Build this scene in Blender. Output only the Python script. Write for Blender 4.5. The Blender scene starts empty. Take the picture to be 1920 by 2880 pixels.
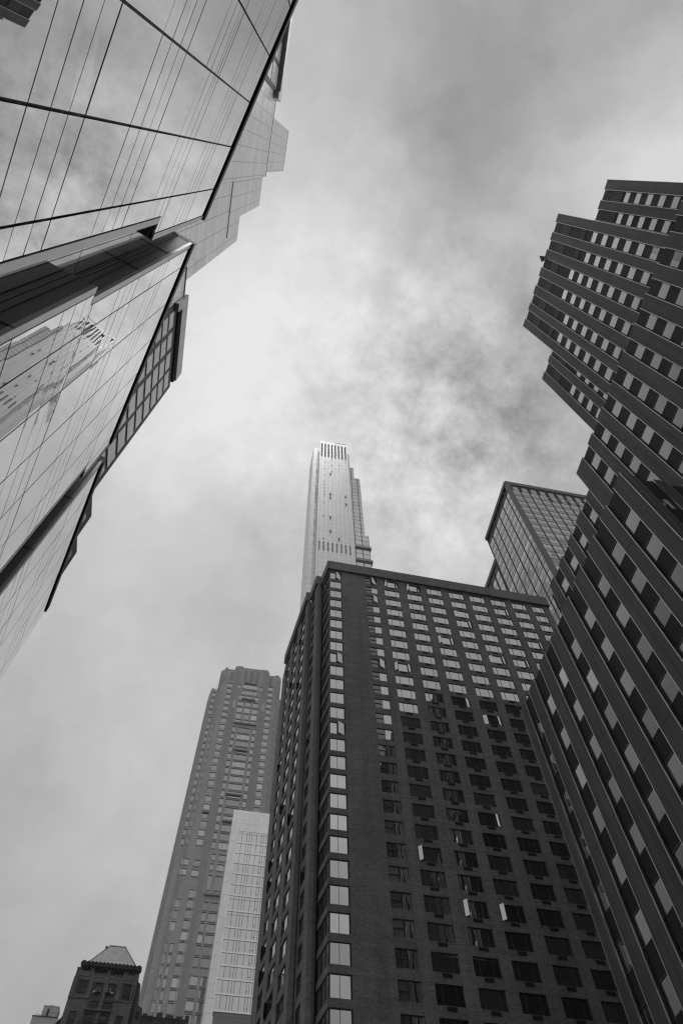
import bpy, math, random
import numpy as np
from mathutils import Matrix, Vector

random.seed(7)
rng = np.random.default_rng(7)
R = math.radians
scene = bpy.context.scene
col = scene.collection

# ------------------------------------------------------------------ camera
CAM_H = 1.6
cr = Vector((0.9805102, -0.19595992, -0.01412272))
cd = Vector((0.16859758, 0.8761459, -0.45160073))
cf = Vector((0.1008692, 0.44041807, 0.89210836))
cam_data = bpy.data.cameras.new('camera')
cam = bpy.data.objects.new('camera', cam_data)
col.objects.link(cam)
cam.matrix_world = Matrix(((cr.x, -cd.x, -cf.x, 0), (cr.y, -cd.y, -cf.y, 0), (cr.z, -cd.z, -cf.z, CAM_H), (0, 0, 0, 1)))
cam_data.sensor_fit = 'VERTICAL'
cam_data.sensor_height = 36.0
cam_data.sensor_width = 24.0
cam_data.lens = 1914.0 / 2880.0 * 36.0
cam_data.clip_start = 0.1
cam_data.clip_end = 6000
scene.camera = cam

def project(p):
    v = Vector(p) - Vector((0, 0, CAM_H))
    z = v.dot(cf)
    if z < 0.1:
        return None
    return (960 + 1914 * v.dot(cr) / z, 1440 + 1914 * v.dot(cd) / z)

# ------------------------------------------------------------------ world (overcast sky)
scene.view_settings.view_transform = 'Standard'
scene.view_settings.look = 'None'
scene.view_settings.exposure = 0.0
scene.view_settings.gamma = 1.0
world = bpy.data.worlds.new('World')
scene.world = world
world.use_nodes = True
wt = world.node_tree
for n in list(wt.nodes):
    wt.nodes.remove(n)
SUN_EL, SUN_AZ = 79.0, 180.0

class NT:
    """tiny node helper"""
    def __init__(s, tree):
        s.t = tree
    def n(s, typ, **kw):
        nd = s.t.nodes.new(typ)
        for k, v in kw.items():
            setattr(nd, k, v)
        return nd
    def link(s, a, b):
        s.t.links.new(a, b)
    def val(s, sock, v):
        if hasattr(v, 'links') or isinstance(v, bpy.types.NodeSocket):
            s.link(v, sock)
        else:
            sock.default_value = v
    def math(s, op, a, b=None, c=None, clamp=False):
        nd = s.n('ShaderNodeMath', operation=op)
        nd.use_clamp = clamp
        s.val(nd.inputs[0], a)
        if b is not None:
            s.val(nd.inputs[1], b)
        if c is not None:
            s.val(nd.inputs[2], c)
        return nd.outputs[0]
    def vmath(s, op, a, b=None, scale=None):
        nd = s.n('ShaderNodeVectorMath', operation=op)
        s.val(nd.inputs[0], a)
        if b is not None:
            s.val(nd.inputs[1], b)
        if scale is not None:
            s.val(nd.inputs['Scale'], scale)
        return nd.outputs['Value'] if op in ('DOT_PRODUCT', 'LENGTH') else nd.outputs['Vector']
    def noise(s, vec, scale, detail=4, rough=0.55, dist=0.0, col=False):
        nd = s.n('ShaderNodeTexNoise')
        s.link(vec, nd.inputs['Vector'])
        nd.inputs['Scale'].default_value = scale
        nd.inputs['Detail'].default_value = detail
        nd.inputs['Roughness'].default_value = rough
        nd.inputs['Distortion'].default_value = dist
        return nd.outputs['Color'] if col else nd.outputs['Fac']
    def maprange(s, v, a, b, c, d, smooth=False):
        nd = s.n('ShaderNodeMapRange')
        if smooth:
            nd.interpolation_type = 'SMOOTHSTEP'
        s.val(nd.inputs[0], v)
        for i, q in enumerate((a, b, c, d)):
            nd.inputs[i + 1].default_value = q
        return nd.outputs[0]

def pixdir(x, y):
    v = cr * (x - 960) + cd * (y - 1440) + cf * 1914
    return tuple(v.normalized())

W = NT(wt)
tc = W.n('ShaderNodeTexCoord')
D = tc.outputs['Generated']
warp = W.vmath('SCALE', W.vmath('SUBTRACT', W.noise(D, 3.0, 5, 0.55, col=True), (0.5, 0.5, 0.5)), scale=0.17)
warp2 = W.vmath('SCALE', W.vmath('SUBTRACT', W.noise(D, 11.0, 7, 0.62, col=True), (0.5, 0.5, 0.5)), scale=0.10)
DW = W.vmath('NORMALIZE', W.vmath('ADD', W.vmath('ADD', D, warp), warp2))
sky = W.n('ShaderNodeTexSky', sky_type='NISHITA')
sky.sun_disc = False
sky.sun_elevation = R(SUN_EL)
sky.sun_rotation = R(SUN_AZ)
bw = W.n('ShaderNodeRGBToBW')
W.link(sky.outputs[0], bw.inputs[0])
# soft cloud masses: (pixel direction it was seen in, tightness, amount)
BLOBS = [((870, 850), 38, 0.27), ((700, 1000), 40, 0.05), ((1190, 850), 60, 0.16), ((1850, 440), 110, 0.34), ((560, 800), 22, 0.06), ((810, 1110), 180, 0.08),
         ((1330, 330), 20, -0.17), ((1000, 120), 20, -0.09), ((1350, 700), 60, -0.12), ((1880, 60), 40, -0.08),
         ((1000, 1080), 260, -0.12), ((930, 990), 320, -0.05), ((1150, 1070), 170, -0.06), ((1480, 1130), 130, -0.12), ((1300, 1230), 200, -0.06), ((1180, 1320), 160, 0.0),
         ((1060, 1450), 160, 0.10), ((1330, 1480), 160, 0.10), ((980, 1180), 300, -0.06), ((790, 1500), 260, -0.07), ((600, 1480), 120, 0.04), ((450, 1740), 60, -0.01), ((90, 2480), 45, -0.07), ((330, 2080), 45, 0.07),
         ((250, 2650), 60, 0.06), ((560, 2480), 100, 0.0), ((560, 1950), 160, -0.05), ((560, 1300), 50, 0.06), ((300, 2300), 50, 0.04), ((80, 2200), 60, -0.05)]
acc = None
for (px, py), k, a in BLOBS:
    dt = W.vmath('DOT_PRODUCT', DW, pixdir(px, py))
    g = W.math('MULTIPLY', W.math('EXPONENT', W.math('MULTIPLY', W.math('SUBTRACT', dt, 1.0), float(k))), a)
    acc = g if acc is None else W.math('ADD', acc, g)
big = W.math('MULTIPLY', W.math('SUBTRACT', W.noise(DW, 2.1, 4, 0.5), 0.5), 0.15)
mid = W.math('MULTIPLY', W.math('SUBTRACT', W.noise(DW, 4.6, 7, 0.64, 0.0), 0.5), 0.46)
mk = W.math('EXPONENT', W.math('MULTIPLY', W.math('SUBTRACT', W.vmath('DOT_PRODUCT', DW, pixdir(1200, 1200)), 1.0), 40.0))
fine = W.math('MULTIPLY', W.math('MULTIPLY', W.math('SUBTRACT', W.noise(D, 13.0, 8, 0.68, 0.0), 0.5), 1.45), mk)
tot = W.math('ADD', W.math('ADD', W.math('ADD', W.math('ADD', acc, big), mid), fine), 0.585)
tot = W.math('MINIMUM', W.math('MAXIMUM', tot, 0.22), 0.92)
# thin haze line: below the horizon the sky is plain
sep = W.n('ShaderNodeSeparateXYZ'); W.link(D, sep.inputs[0])
up = W.maprange(sep.outputs[2], -0.05, 0.0, 0.3, 1.0)
fall = W.maprange(sep.outputs[2], 0.0, 0.80, 0.60, 1.0)
tot = W.math('MULTIPLY', W.math('MULTIPLY', tot, up), fall)
# 92 % overcast, the rest is the clear sky above it
lum = W.math('ADD', W.math('MULTIPLY', tot, 9.3), W.math('MULTIPLY', bw.outputs[0], 0.06))
cmb = W.n('ShaderNodeCombineColor')
for i in range(3):
    W.link(lum, cmb.inputs[i])
bg = W.n('ShaderNodeBackground'); W.link(cmb.outputs[0], bg.inputs[0]); bg.inputs[1].default_value = 0.1
wo = W.n('ShaderNodeOutputWorld'); W.link(bg.outputs[0], wo.inputs[0])

# ------------------------------------------------------------------ sun behind the overcast
sl = bpy.data.lights.new('sun', 'SUN')
sl.energy = 0.5
sl.angle = R(16)
sl.color = (1, 1, 1)
sun = bpy.data.objects.new('sun', sl)
col.objects.link(sun)
sd = Vector((math.sin(R(SUN_AZ)) * math.cos(R(SUN_EL)), math.cos(R(SUN_AZ)) * math.cos(R(SUN_EL)), math.sin(R(SUN_EL))))
sun.rotation_euler = (-sd).to_track_quat('-Z', 'Y').to_euler()

scene.cycles.max_bounces = 8
scene.cycles.diffuse_bounces = 4
scene.cycles.glossy_bounces = 5
scene.cycles.use_adaptive_sampling = True
scene.cycles.use_denoising = True
scene.cycles.filter_width = 1.3

# ------------------------------------------------------------------ materials
def mat(name):
    m = bpy.data.materials.new(name)
    m.use_nodes = True
    t = m.node_tree
    for n in list(t.nodes):
        t.nodes.remove(n)
    return m, NT(t)

def grey(N, v):
    c = N.n('ShaderNodeCombineColor')
    for i in range(3):
        N.val(c.inputs[i], v)
    return c.outputs[0]

def finish(m, N, base, rough=0.6, metal=0.0, spec=0.4, bump=None, bstr=0.2, bdist=0.02):
    p = N.n('ShaderNodeBsdfPrincipled')
    N.link(grey(N, base), p.inputs['Base Color'])
    N.val(p.inputs['Roughness'], rough)
    p.inputs['Metallic'].default_value = metal
    p.inputs['Specular IOR Level'].default_value = spec
    if bump is not None:
        b = N.n('ShaderNodeBump')
        b.inputs['Strength'].default_value = bstr
        b.inputs['Distance'].default_value = bdist
        N.link(bump, b.inputs['Height'])
        N.link(b.outputs[0], p.inputs['Normal'])
    o = N.n('ShaderNodeOutputMaterial')
    N.link(p.outputs[0], o.inputs[0])
    return m

def objpos(N):
    return N.n('ShaderNodeTexCoord').outputs['Object']

def stretch(N, v, s):
    return N.vmath('MULTIPLY', v, s)

def wallvec(N, swap=False):
    """(x+y, z, 0) so that bricks run level on faces of either direction"""
    s = N.n('ShaderNodeSeparateXYZ'); N.link(objpos(N), s.inputs[0])
    c = N.n('ShaderNodeCombineXYZ')
    N.link(N.math('ADD', s.outputs[0], s.outputs[1]), c.inputs[0])
    N.link(s.outputs[2], c.inputs[1])
    return c.outputs[0]

def plain(name, v, var=0.12, scale=0.6, rough=0.6, metal=0.0, spec=0.4, streak=0.0):
    m, N = mat(name)
    P = objpos(N)
    f = N.maprange(N.noise(P, scale, 5, 0.6), 0.25, 0.75, 1 - var, 1 + var)
    if streak:
        st = N.noise(stretch(N, P, (1.6, 1.6, 0.05)), 1.0, 4, 0.6)
        f = N.math('MULTIPLY', f, N.maprange(st, 0.3, 0.7, 1 - streak, 1 + streak))
    return finish(m, N, N.math('MULTIPLY', f, v), rough, metal, spec)

def brickmat(name, v, mortar, bw_=0.22, bh=0.075, msize=0.012, var=0.25, big=0.1, rough=0.85):
    m, N = mat(name)
    wv = wallvec(N)
    b = N.n('ShaderNodeTexBrick')
    N.link(wv, b.inputs['Vector'])
    b.inputs['Scale'].default_value = 1.0
    b.inputs['Brick Width'].default_value = bw_
    b.inputs['Row Height'].default_value = bh
    b.inputs['Mortar Size'].default_value = msize
    b.inputs['Mortar Smooth'].default_value = 0.3
    b.inputs['Bias'].default_value = 0.0
    b.inputs['Color1'].default_value = (v * (1 - var),) * 3 + (1,)
    b.inputs['Color2'].default_value = (v * (1 + var),) * 3 + (1,)
    b.inputs['Mortar'].default_value = (mortar,) * 3 + (1,)
    w = N.n('ShaderNodeRGBToBW'); N.link(b.outputs['Color'], w.inputs[0])
    P = objpos(N)
    f = N.maprange(N.noise(P, 0.16, 5, 0.65), 0.3, 0.7, 1 - big, 1 + big)
    f = N.math('MULTIPLY', f, N.maprange(N.noise(stretch(N, P, (0.3, 0.3, 2.2)), 1.0, 4, 0.6), 0.3, 0.7, 1 - big, 1 + big))
    f = N.math('MULTIPLY', f, N.maprange(N.noise(stretch(N, P, (1.2, 1.2, 0.06)), 1.0, 4, 0.6), 0.3, 0.7, 1 - big * 0.8, 1 + big * 0.8))
    return finish(m, N, N.math('MULTIPLY', w.outputs[0], f), rough, 0, 0.2, b.outputs['Fac'], -0.4, 0.01)

def mirror_glass(name, refl=0.8, dark=0.03, rough=0.004, wave=0.05, wscale=0.5, rnd=0.0, fres=0.0, power=1.0):
    """coated glass: mirror coat over a dark room"""
    m, N = mat(name)
    P = objpos(N)
    h = N.noise(P, wscale, 2, 0.4)
    b = N.n('ShaderNodeBump'); b.inputs['Strength'].default_value = wave; b.inputs['Distance'].default_value = 0.05
    N.link(h, b.inputs['Height'])
    g = N.n('ShaderNodeBsdfGlossy'); g.inputs['Roughness'].default_value = rough
    N.link(b.outputs[0], g.inputs['Normal'])
    g.inputs['Color'].default_value = (1, 1, 1, 1)
    d = N.n('ShaderNodeBsdfDiffuse')
    oi = N.n('ShaderNodeObjectInfo')
    # rooms behind: a few pale curtains, most dark
    cur = N.maprange(N.math('POWER', oi.outputs['Random'], 3.0), 0, 1, dark * 0.4, dark * 3.0)
    N.link(grey(N, cur), d.inputs['Color'])
    lw = N.n('ShaderNodeLayerWeight'); lw.inputs['Blend'].default_value = 0.5
    fac = N.math('MINIMUM', N.maprange(N.math('POWER', lw.outputs['Facing'], power), 0, 1, refl, refl + fres), 0.95)
    if rnd:
        fac = N.math('MULTIPLY', fac, N.maprange(oi.outputs['Random'], 0, 1, 1 - rnd, 1 + rnd * 0.3))
    mx = N.n('ShaderNodeMixShader')
    N.link(fac, mx.inputs[0]); N.link(d.outputs[0], mx.inputs[1]); N.link(g.outputs[0], mx.inputs[2])
    o = N.n('ShaderNodeOutputMaterial'); N.link(mx.outputs[0], o.inputs[0])
    return m

def stripe_panel(name, v, pitch=0.42, joint=1.75, metal=0.5, rough=0.42, lines=0.35, vj=True, spec=0.5, jw=0.035):
    """fine horizontal louvre stripes with sparse upright joints"""
    m, N = mat(name)
    s = N.n('ShaderNodeSeparateXYZ'); N.link(objpos(N), s.inputs[0])
    u = N.math('ADD', s.outputs[0], s.outputs[1])
    zr = N.math('FRACT', N.math('DIVIDE', s.outputs[2], pitch))
    line = N.math('LESS_THAN', zr, 0.22)
    cz = N.n('ShaderNodeCombineXYZ'); N.link(N.math('FLOOR', N.math('DIVIDE', s.outputs[2], pitch)), cz.inputs[2])
    wn = N.n('ShaderNodeTexWhiteNoise', noise_dimensions='3D'); N.link(cz.outputs[0], wn.inputs[0])
    sh = N.maprange(wn.outputs['Value'], 0, 1, 0.80, 1.12)
    f = N.math('MULTIPLY', sh, N.math('SUBTRACT', 1.0, N.math('MULTIPLY', line, lines)))
    if vj:
        ur = N.math('FRACT', N.math('DIVIDE', N.math('ADD', u, 100.3), joint))
        f = N.math('MULTIPLY', f, N.math('SUBTRACT', 1.0, N.math('MULTIPLY', N.math('LESS_THAN', ur, jw), 0.75)))
    f = N.math('MULTIPLY', f, N.maprange(N.noise(objpos(N), 0.25, 4, 0.6), 0.3, 0.7, 0.92, 1.08))
    return finish(m, N, N.math('MULTIPLY', f, v), rough, metal, spec)

def curtain_wall(name, pane, line, w, h, mw=0.06, refl=0.55, var=0.12, rough=0.03, hfrac=0.0, span=0.3, wave=0.03):
    """glass skin seen from afar: mullion grid, panes of slightly different tone"""
    m, N = mat(name)
    wv = wallvec(N)
    b = N.n('ShaderNodeTexBrick'); b.offset = 0.0; b.squash = 1.0
    N.link(wv, b.inputs['Vector'])
    b.inputs['Scale'].default_value = 1.0
    b.inputs['Brick Width'].default_value = w
    b.inputs['Row Height'].default_value = h
    b.inputs['Mortar Size'].default_value = mw
    b.inputs['Mortar Smooth'].default_value = 0.0
    b.inputs['Color1'].default_value = (1 - var,) * 3 + (1,)
    b.inputs['Color2'].default_value = (1 + var,) * 3 + (1,)
    b.inputs['Mortar'].default_value = (1, 1, 1, 1)
    tone = N.n('ShaderNodeRGBToBW'); N.link(b.outputs['Color'], tone.inputs[0])
    tv = tone.outputs[0]
    s = N.n('ShaderNodeSeparateXYZ'); N.link(wv, s.inputs[0])
    if hfrac:
        zr = N.math('FRACT', N.math('DIVIDE', s.outputs[1], h))
        tv = N.math('MULTIPLY', tv, N.math('SUBTRACT', 1.0, N.math('MULTIPLY', N.math('LESS_THAN', zr, hfrac), span)))
    bp = N.n('ShaderNodeBump'); bp.inputs['Strength'].default_value = wave; bp.inputs['Distance'].default_value = 0.2
    N.link(N.noise(objpos(N), 0.35, 2, 0.5), bp.inputs['Height'])
    g = N.n('ShaderNodeBsdfGlossy'); g.inputs['Roughness'].default_value = rough
    N.link(grey(N, tv), g.inputs['Color']); N.link(bp.outputs[0], g.inputs['Normal'])
    d = N.n('ShaderNodeBsdfDiffuse'); N.link(grey(N, N.math('MULTIPLY', tv, pane)), d.inputs['Color'])
    mx = N.n('ShaderNodeMixShader'); mx.inputs[0].default_value = refl
    N.link(d.outputs[0], mx.inputs[1]); N.link(g.outputs[0], mx.inputs[2])
    d2 = N.n('ShaderNodeBsdfDiffuse'); d2.inputs['Color'].default_value = (line,) * 3 + (1,)
    m2 = N.n('ShaderNodeMixShader'); N.link(b.outputs['Fac'], m2.inputs[0])
    N.link(mx.outputs[0], m2.inputs[1]); N.link(d2.outputs[0], m2.inputs[2])
    o = N.n('ShaderNodeOutputMaterial'); N.link(m2.outputs[0], o.inputs[0])
    return m

M = {}
M['asphalt'] = plain('asphalt', 0.05, 0.2, 2.0, 0.9)
M['concrete'] = plain('concrete', 0.3, 0.12, 1.2, 0.85)
M['paint'] = plain('road_paint', 0.7, 0.1, 4.0, 0.7)
M['mirror'] = mirror_glass('mirror_glass', 0.78, 0.05, 0.003, 0.035, 0.4)
M['recess_glass'] = mirror_glass('recess_glass', 0.45, 0.04, 0.05, 0.03, 0.6)
M['black'] = plain('black_metal', 0.012, 0.1, 2.0, 0.5, 0, 0.3)
M['joint'] = plain('joint_backing', 0.045, 0.1, 2.0, 0.8)
M['steel'] = plain('edge_steel', 0.55, 0.08, 1.0, 0.35, 0.7, 0.5)
M['dark_return'] = plain('dark_return_panel', 0.17, 0.18, 0.8, 0.45, 0.1, 0.3)
M['pin'] = stripe_panel('louvred_metal_wall', 0.86, 0.36, 1.75, 0.85, 0.36, 0.30)
M['pin_fine'] = stripe_panel('ribbed_metal_band', 0.6, 0.30, 1.75, 0.8, 0.4, 0.25)
M['louvre_dark'] = plain('dark_louvre_frame', 0.12, 0.08, 1.0, 0.55, 0.2)
M['louvre_pale'] = stripe_panel('pale_louvre_blade', 0.75, 0.16, 0.6, 0.8, 0.38, 0.2)
M['pier'] = plain('granite_pier', 0.085, 0.22, 0.3, 0.6, 0, 0.2, 0.32)
M['trim'] = plain('bright_edge_trim', 0.5, 0.06, 1.0, 0.3, 0.85, 0.5)
M['spandrel'] = stripe_panel('black_spandrel', 0.024, 4.135, 0.41, 0.0, 0.6, 0.0, True, 0.12, 0.13)
M['frame'] = plain('dark_window_frame', 0.030, 0.1, 2.0, 0.5, 0, 0.35)
M['office_glass'] = mirror_glass('office_window_glass', 0.03, 0.05, 0.006, 0.02, 0.7, 0.28, 4.8, 4.5)
M['brick'] = brickmat('brown_brick', 0.20, 0.12, 0.24, 0.085, 0.016, 0.3, 0.15)
M['brick_pier'] = brickmat('brown_brick_pier', 0.225, 0.13, 0.24, 0.085, 0.016, 0.3, 0.15)
M['room_glass'] = mirror_glass('apartment_window_glass', 0.62, 0.045, 0.004, 0.05, 0.9, 0.28, 0.2)
M['dim_glass'] = mirror_glass('dim_window_glass', 0.10, 0.08, 0.02, 0.02, 0.8, 0.1, 0.2)
M['sash'] = plain('dark_sash', 0.02, 0.1, 2.0, 0.5)
M['grille'] = plain('black_air_grille', 0.010, 0.2, 3.0, 0.7)
M['tall_glass'] = curtain_wall('tall_tower_glass', 0.66, 0.46, 2.44, 4.84, 0.06, 0.42, 0.03, 0.25, 0.16, 0.10, 0.0)
M['tall_side'] = curtain_wall('tall_tower_wing_glass', 0.55, 0.10, 4.0, 4.84, 0.22, 0.50, 0.06, 0.10)
M['fin'] = plain('pale_metal_fin', 0.75, 0.05, 0.2, 0.3, 0.6)
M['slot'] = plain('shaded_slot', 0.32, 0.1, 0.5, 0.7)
M['crown_panel'] = curtain_wall('crown_panel', 0.8, 0.6, 2.42, 4.84, 0.05, 0.5, 0.03, 0.2, 0, 0, 0.0)
M['gt_span'] = mirror_glass('tower_spandrel_glass', 0.19, 0.10, 0.04, 0.02, 0.3, 0.0, 0.3)
M['gt_vision'] = mirror_glass('tower_vision_glass', 0.31, 0.06, 0.02, 0.02, 0.3, 0.2, 0.3)
M['gt_spandrel'] = plain('tower_spandrel', 0.58, 0.08, 0.3, 0.4)
M['gt_frame'] = plain('tower_dark_frame', 0.095, 0.08, 0.4, 0.5)
M['limestone'] = brickmat('limestone', 0.53, 0.46, 1.2, 0.6, 0.02, 0.06, 0.07)
M['limestone_rib'] = plain('limestone_rib', 0.55, 0.1, 0.4, 0.8, 0, 0.2, 0.06)
M['lime_dark'] = plain('limestone_shelf', 0.36, 0.1, 0.4, 0.8)
M['stone_glass'] = mirror_glass('stone_tower_glass', 0.44, 0.05, 0.02, 0.02, 0.3, 0.35, 0.1)
M['pale_spandrel'] = plain('pale_spandrel_panel', 0.62, 0.12, 0.8, 0.5)
M['white_panel'] = curtain_wall('white_glazed_panel', 0.85, 0.55, 0.80, 3.45, 0.03, 0.58, 0.05, 0.08, 0, 0, 0.01)
M['white_band'] = curtain_wall('white_glazed_band', 0.85, 0.8, 3.2, 9.0, 0.01, 0.66, 0.04, 0.08, 0, 0, 0.0)
M['pale_glass'] = mirror_glass('pale_tower_glass', 0.70, 0.10, 0.01, 0.012, 0.2, 0.03)
M['grey_louvre'] = stripe_panel('grey_louvre', 0.30, 0.3, 0.9, 0.2, 0.5, 0.25)
M['old_brick'] = brickmat('old_dark_brick', 0.11, 0.08, 0.3, 0.1, 0.02, 0.35, 0.18)
M['old_brick_pale'] = brickmat('old_pale_brick', 0.19, 0.13, 0.3, 0.1, 0.02, 0.35, 0.2)
M['old_cornice'] = plain('old_cornice', 0.035, 0.25, 1.5, 0.8)
M['tile'] = brickmat('pale_roof_tile', 0.5, 0.36, 0.55, 0.45, 0.05, 0.1, 0.06)
M['old_glass'] = mirror_glass('old_window_glass', 0.04, 0.015, 0.02, 0.02, 0.8, 0.1)
M['blind'] = plain('grey_blind', 0.05, 0.1, 1.0, 0.8)
M['white_box'] = plain('white_appliance', 0.45, 0.05, 1.0, 0.5)
M['tank'] = plain('weathered_tank', 0.52, 0.15, 0.8, 0.7, 0, 0.3, 0.12)

# ------------------------------------------------------------------ mesh helpers
class MB:
    def __init__(s):
        s.v = []; s.f = []; s.mi = []; s.cur = 0
    def quad(s, *p):
        i = len(s.v); s.v.extend([tuple(q) for q in p]); s.f.append(tuple(range(i, i + len(p)))); s.mi.append(s.cur)
    def hexa(s, b, t):
        """b, t: four bottom and four top points, counter-clockwise from above"""
        i = len(s.v)
        s.v.extend([tuple(q) for q in b] + [tuple(q) for q in t])
        for f in ((3, 2, 1, 0), (4, 5, 6, 7), (0, 1, 5, 4), (1, 2, 6, 5), (2, 3, 7, 6), (3, 0, 4, 7)):
            s.f.append(tuple(i + k for k in f)); s.mi.append(s.cur)
    def box(s, x0, x1, y0, y1, z0, z1):
        s.hexa([(x0, y0, z0), (x1, y0, z0), (x1, y1, z0), (x0, y1, z0)], [(x0, y0, z1), (x1, y0, z1), (x1, y1, z1), (x0, y1, z1)])
    def prism(s, poly, z0, z1):
        n = len(poly); i = len(s.v)
        s.v.extend([(x, y, z0) for x, y in poly] + [(x, y, z1) for x, y in poly])
        s.f.append(tuple(i + k for k in range(n))[::-1]); s.mi.append(s.cur)
        s.f.append(tuple(i + n + k for k in range(n))); s.mi.append(s.cur)
        for k in range(n):
            q = (k + 1) % n
            s.f.append((i + k, i + q, i + n + q, i + n + k)); s.mi.append(s.cur)
    def profile(s, poly, y0, y1):
        """outline in x-z, run from y0 to y1"""
        n = len(poly); i = len(s.v)
        s.v.extend([(x, y0, z) for x, z in poly] + [(x, y1, z) for x, z in poly])
        s.f.append(tuple(i + k for k in range(n))); s.mi.append(s.cur)
        s.f.append(tuple(i + n + k for k in range(n))[::-1]); s.mi.append(s.cur)
        for k in range(n):
            q = (k + 1) % n
            s.f.append((i + q, i + k, i + n + k, i + n + q)); s.mi.append(s.cur)
    def comb(s, F, a0, a1, cuts, t_back, t_hole, t_front, z0, z1):
        """one solid run from a0 to a1 on a Face, with openings cut into its front; cuts: (zlow, zhigh) from the top down"""
        pts = [(t_back, z0), (t_front, z0)]
        for lo, hi in sorted(cuts):
            pts += [(t_front, lo), (t_hole, lo), (t_hole, hi), (t_front, hi)]
        pts += [(t_front, z1), (t_back, z1)]
        n = len(pts); i = len(s.v)
        s.v.extend([F.p(a0, t, z) for t, z in pts] + [F.p(a1, t, z) for t, z in pts])
        # caps as quads so that the outline stays simple
        for k in range(n):
            q = (k + 1) % n
            s.f.append((i + k, i + n + k, i + n + q, i + q)); s.mi.append(s.cur)
        s.f.append(tuple(i + k for k in range(n))); s.mi.append(s.cur)
        s.f.append(tuple(i + n + k for k in range(n))[::-1]); s.mi.append(s.cur)
    def tube(s, a, b, r, seg=8, r2=None):
        a = Vector(a); b = Vector(b); d = (b - a).normalized()
        u = d.orthogonal().normalized(); w = d.cross(u); r2 = r if r2 is None else r2
        i = len(s.v)
        for k in range(seg):
            t = 2 * math.pi * k / seg
            o = u * math.cos(t) + w * math.sin(t)
            s.v.append(tuple(a + o * r)); s.v.append(tuple(b + o * r2))
        for k in range(seg):
            q = (k + 1) % seg
            s.f.append((i + 2 * k, i + 2 * q, i + 2 * q + 1, i + 2 * k + 1)); s.mi.append(s.cur)
        s.f.append(tuple(i + 2 * k for k in range(seg))[::-1]); s.mi.append(s.cur)
        s.f.append(tuple(i + 2 * k + 1 for k in range(seg))); s.mi.append(s.cur)
    def mesh(s, name, m):
        me = bpy.data.meshes.new(name)
        me.from_pydata(s.v, [], s.f)
        ms = m if isinstance(m, (list, tuple)) else [m]
        for q in ms:
            me.materials.append(q)
        if len(ms) > 1:
            me.polygons.foreach_set('material_index', s.mi)
        me.update()
        return me

class Face:
    """upright plane: point(s along, t outward, z); outward = along x up"""
    def __init__(s, ox, oy, az):
        s.o = (ox, oy); s.d = (math.sin(R(az)), math.cos(R(az))); s.n = (s.d[1], -s.d[0])
        s.rot = math.atan2(s.d[1], s.d[0])
    def p(s, a, t, z):
        return (s.o[0] + s.d[0] * a + s.n[0] * t, s.o[1] + s.d[1] * a + s.n[1] * t, z)
    def box(s, mb, a0, a1, t0, t1, z0, z1):
        mb.hexa([s.p(a0, t1, z0), s.p(a1, t1, z0), s.p(a1, t0, z0), s.p(a0, t0, z0)],
                [s.p(a0, t1, z1), s.p(a1, t1, z1), s.p(a1, t0, z1), s.p(a0, t0, z1)])
    def rect(s, mb, a0, a1, t, z0, z1):
        mb.quad(s.p(a0, t, z0), s.p(a1, t, z0), s.p(a1, t, z1), s.p(a0, t, z1))

def thing(name, label, cat, loc, group=None):
    o = bpy.data.objects.new(name, None)
    o.empty_display_size = 0.5
    o.location = loc
    col.objects.link(o)
    o['label'] = label; o['category'] = cat
    if group:
        o['group'] = group
    return o

def pieces(mb):
    """face islands of a builder, grouped so that pieces standing apart come out separately"""
    n = len(mb.v)
    par = list(range(n))
    def find(a):
        while par[a] != a:
            par[a] = par[par[a]]; a = par[a]
        return a
    for f in mb.f:
        r0 = find(f[0])
        for k in f[1:]:
            par[find(k)] = r0
    ids = {}
    isl = [ids.setdefault(find(k), len(ids)) for k in range(n)]
    k = len(ids)
    if k < 2 or k > 400:
        return [mb]
    P = np.array(mb.v, dtype=float); I = np.array(isl)
    lo = np.array([P[I == q].min(0) for q in range(k)]); hi = np.array([P[I == q].max(0) for q in range(k)])
    size = (hi - lo).max(1)
    grp = list(range(k))
    def gf(a):
        while grp[a] != a:
            grp[a] = grp[grp[a]]; a = grp[a]
        return a
    for a in range(k):
        gap = np.maximum(0, np.maximum(lo[a] - hi[a + 1:], lo[a + 1:] - hi[a])) if a + 1 < k else np.zeros((0, 3))
        d = np.sqrt((gap ** 2).sum(1)) if len(gap) else []
        for j, dd in enumerate(d):
            b = a + 1 + j
            if dd < max(0.02, 0.5 * max(size[a], size[b])):
                grp[gf(b)] = gf(a)
    roots = {}
    for q in range(k):
        roots.setdefault(gf(q), []).append(q)
    if len(roots) < 2:
        return [mb]
    out = []
    for mem in roots.values():
        ms = set(mem); o = MB(); mp = {}
        for v in range(n):
            if isl[v] in ms:
                mp[v] = len(o.v); o.v.append(mb.v[v])
        for f, mi in zip(mb.f, mb.mi):
            if isl[f[0]] in ms:
                o.f.append(tuple(mp[q] for q in f)); o.mi.append(mi)
        out.append(o)
    return out

def part(name, mb, m, parent, label=None, stuff=False):
    """mesh given in world coordinates, hung under its thing (or part)"""
    if isinstance(mb, MB) and not stuff:
        ps = pieces(mb)
        if len(ps) > 1:
            for q in ps[1:]:
                part1(name, q, m, parent, label)
            return part1(name, ps[0], m, parent, label)
    return part1(name, mb, m, parent, label, stuff)

def part1(name, mb, m, parent, label=None, stuff=False):
    me = mb.mesh(name, m) if isinstance(mb, MB) else mb
    o = bpy.data.objects.new(name, me)
    col.objects.link(o)
    root = parent
    o.parent = parent
    off = Vector((0, 0, 0))
    while root is not None:
        off += root.location
        root = root.parent
    o.location = -off
    if label:
        o['label'] = label
    if stuff:
        o['kind'] = 'stuff'
    return o

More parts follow.
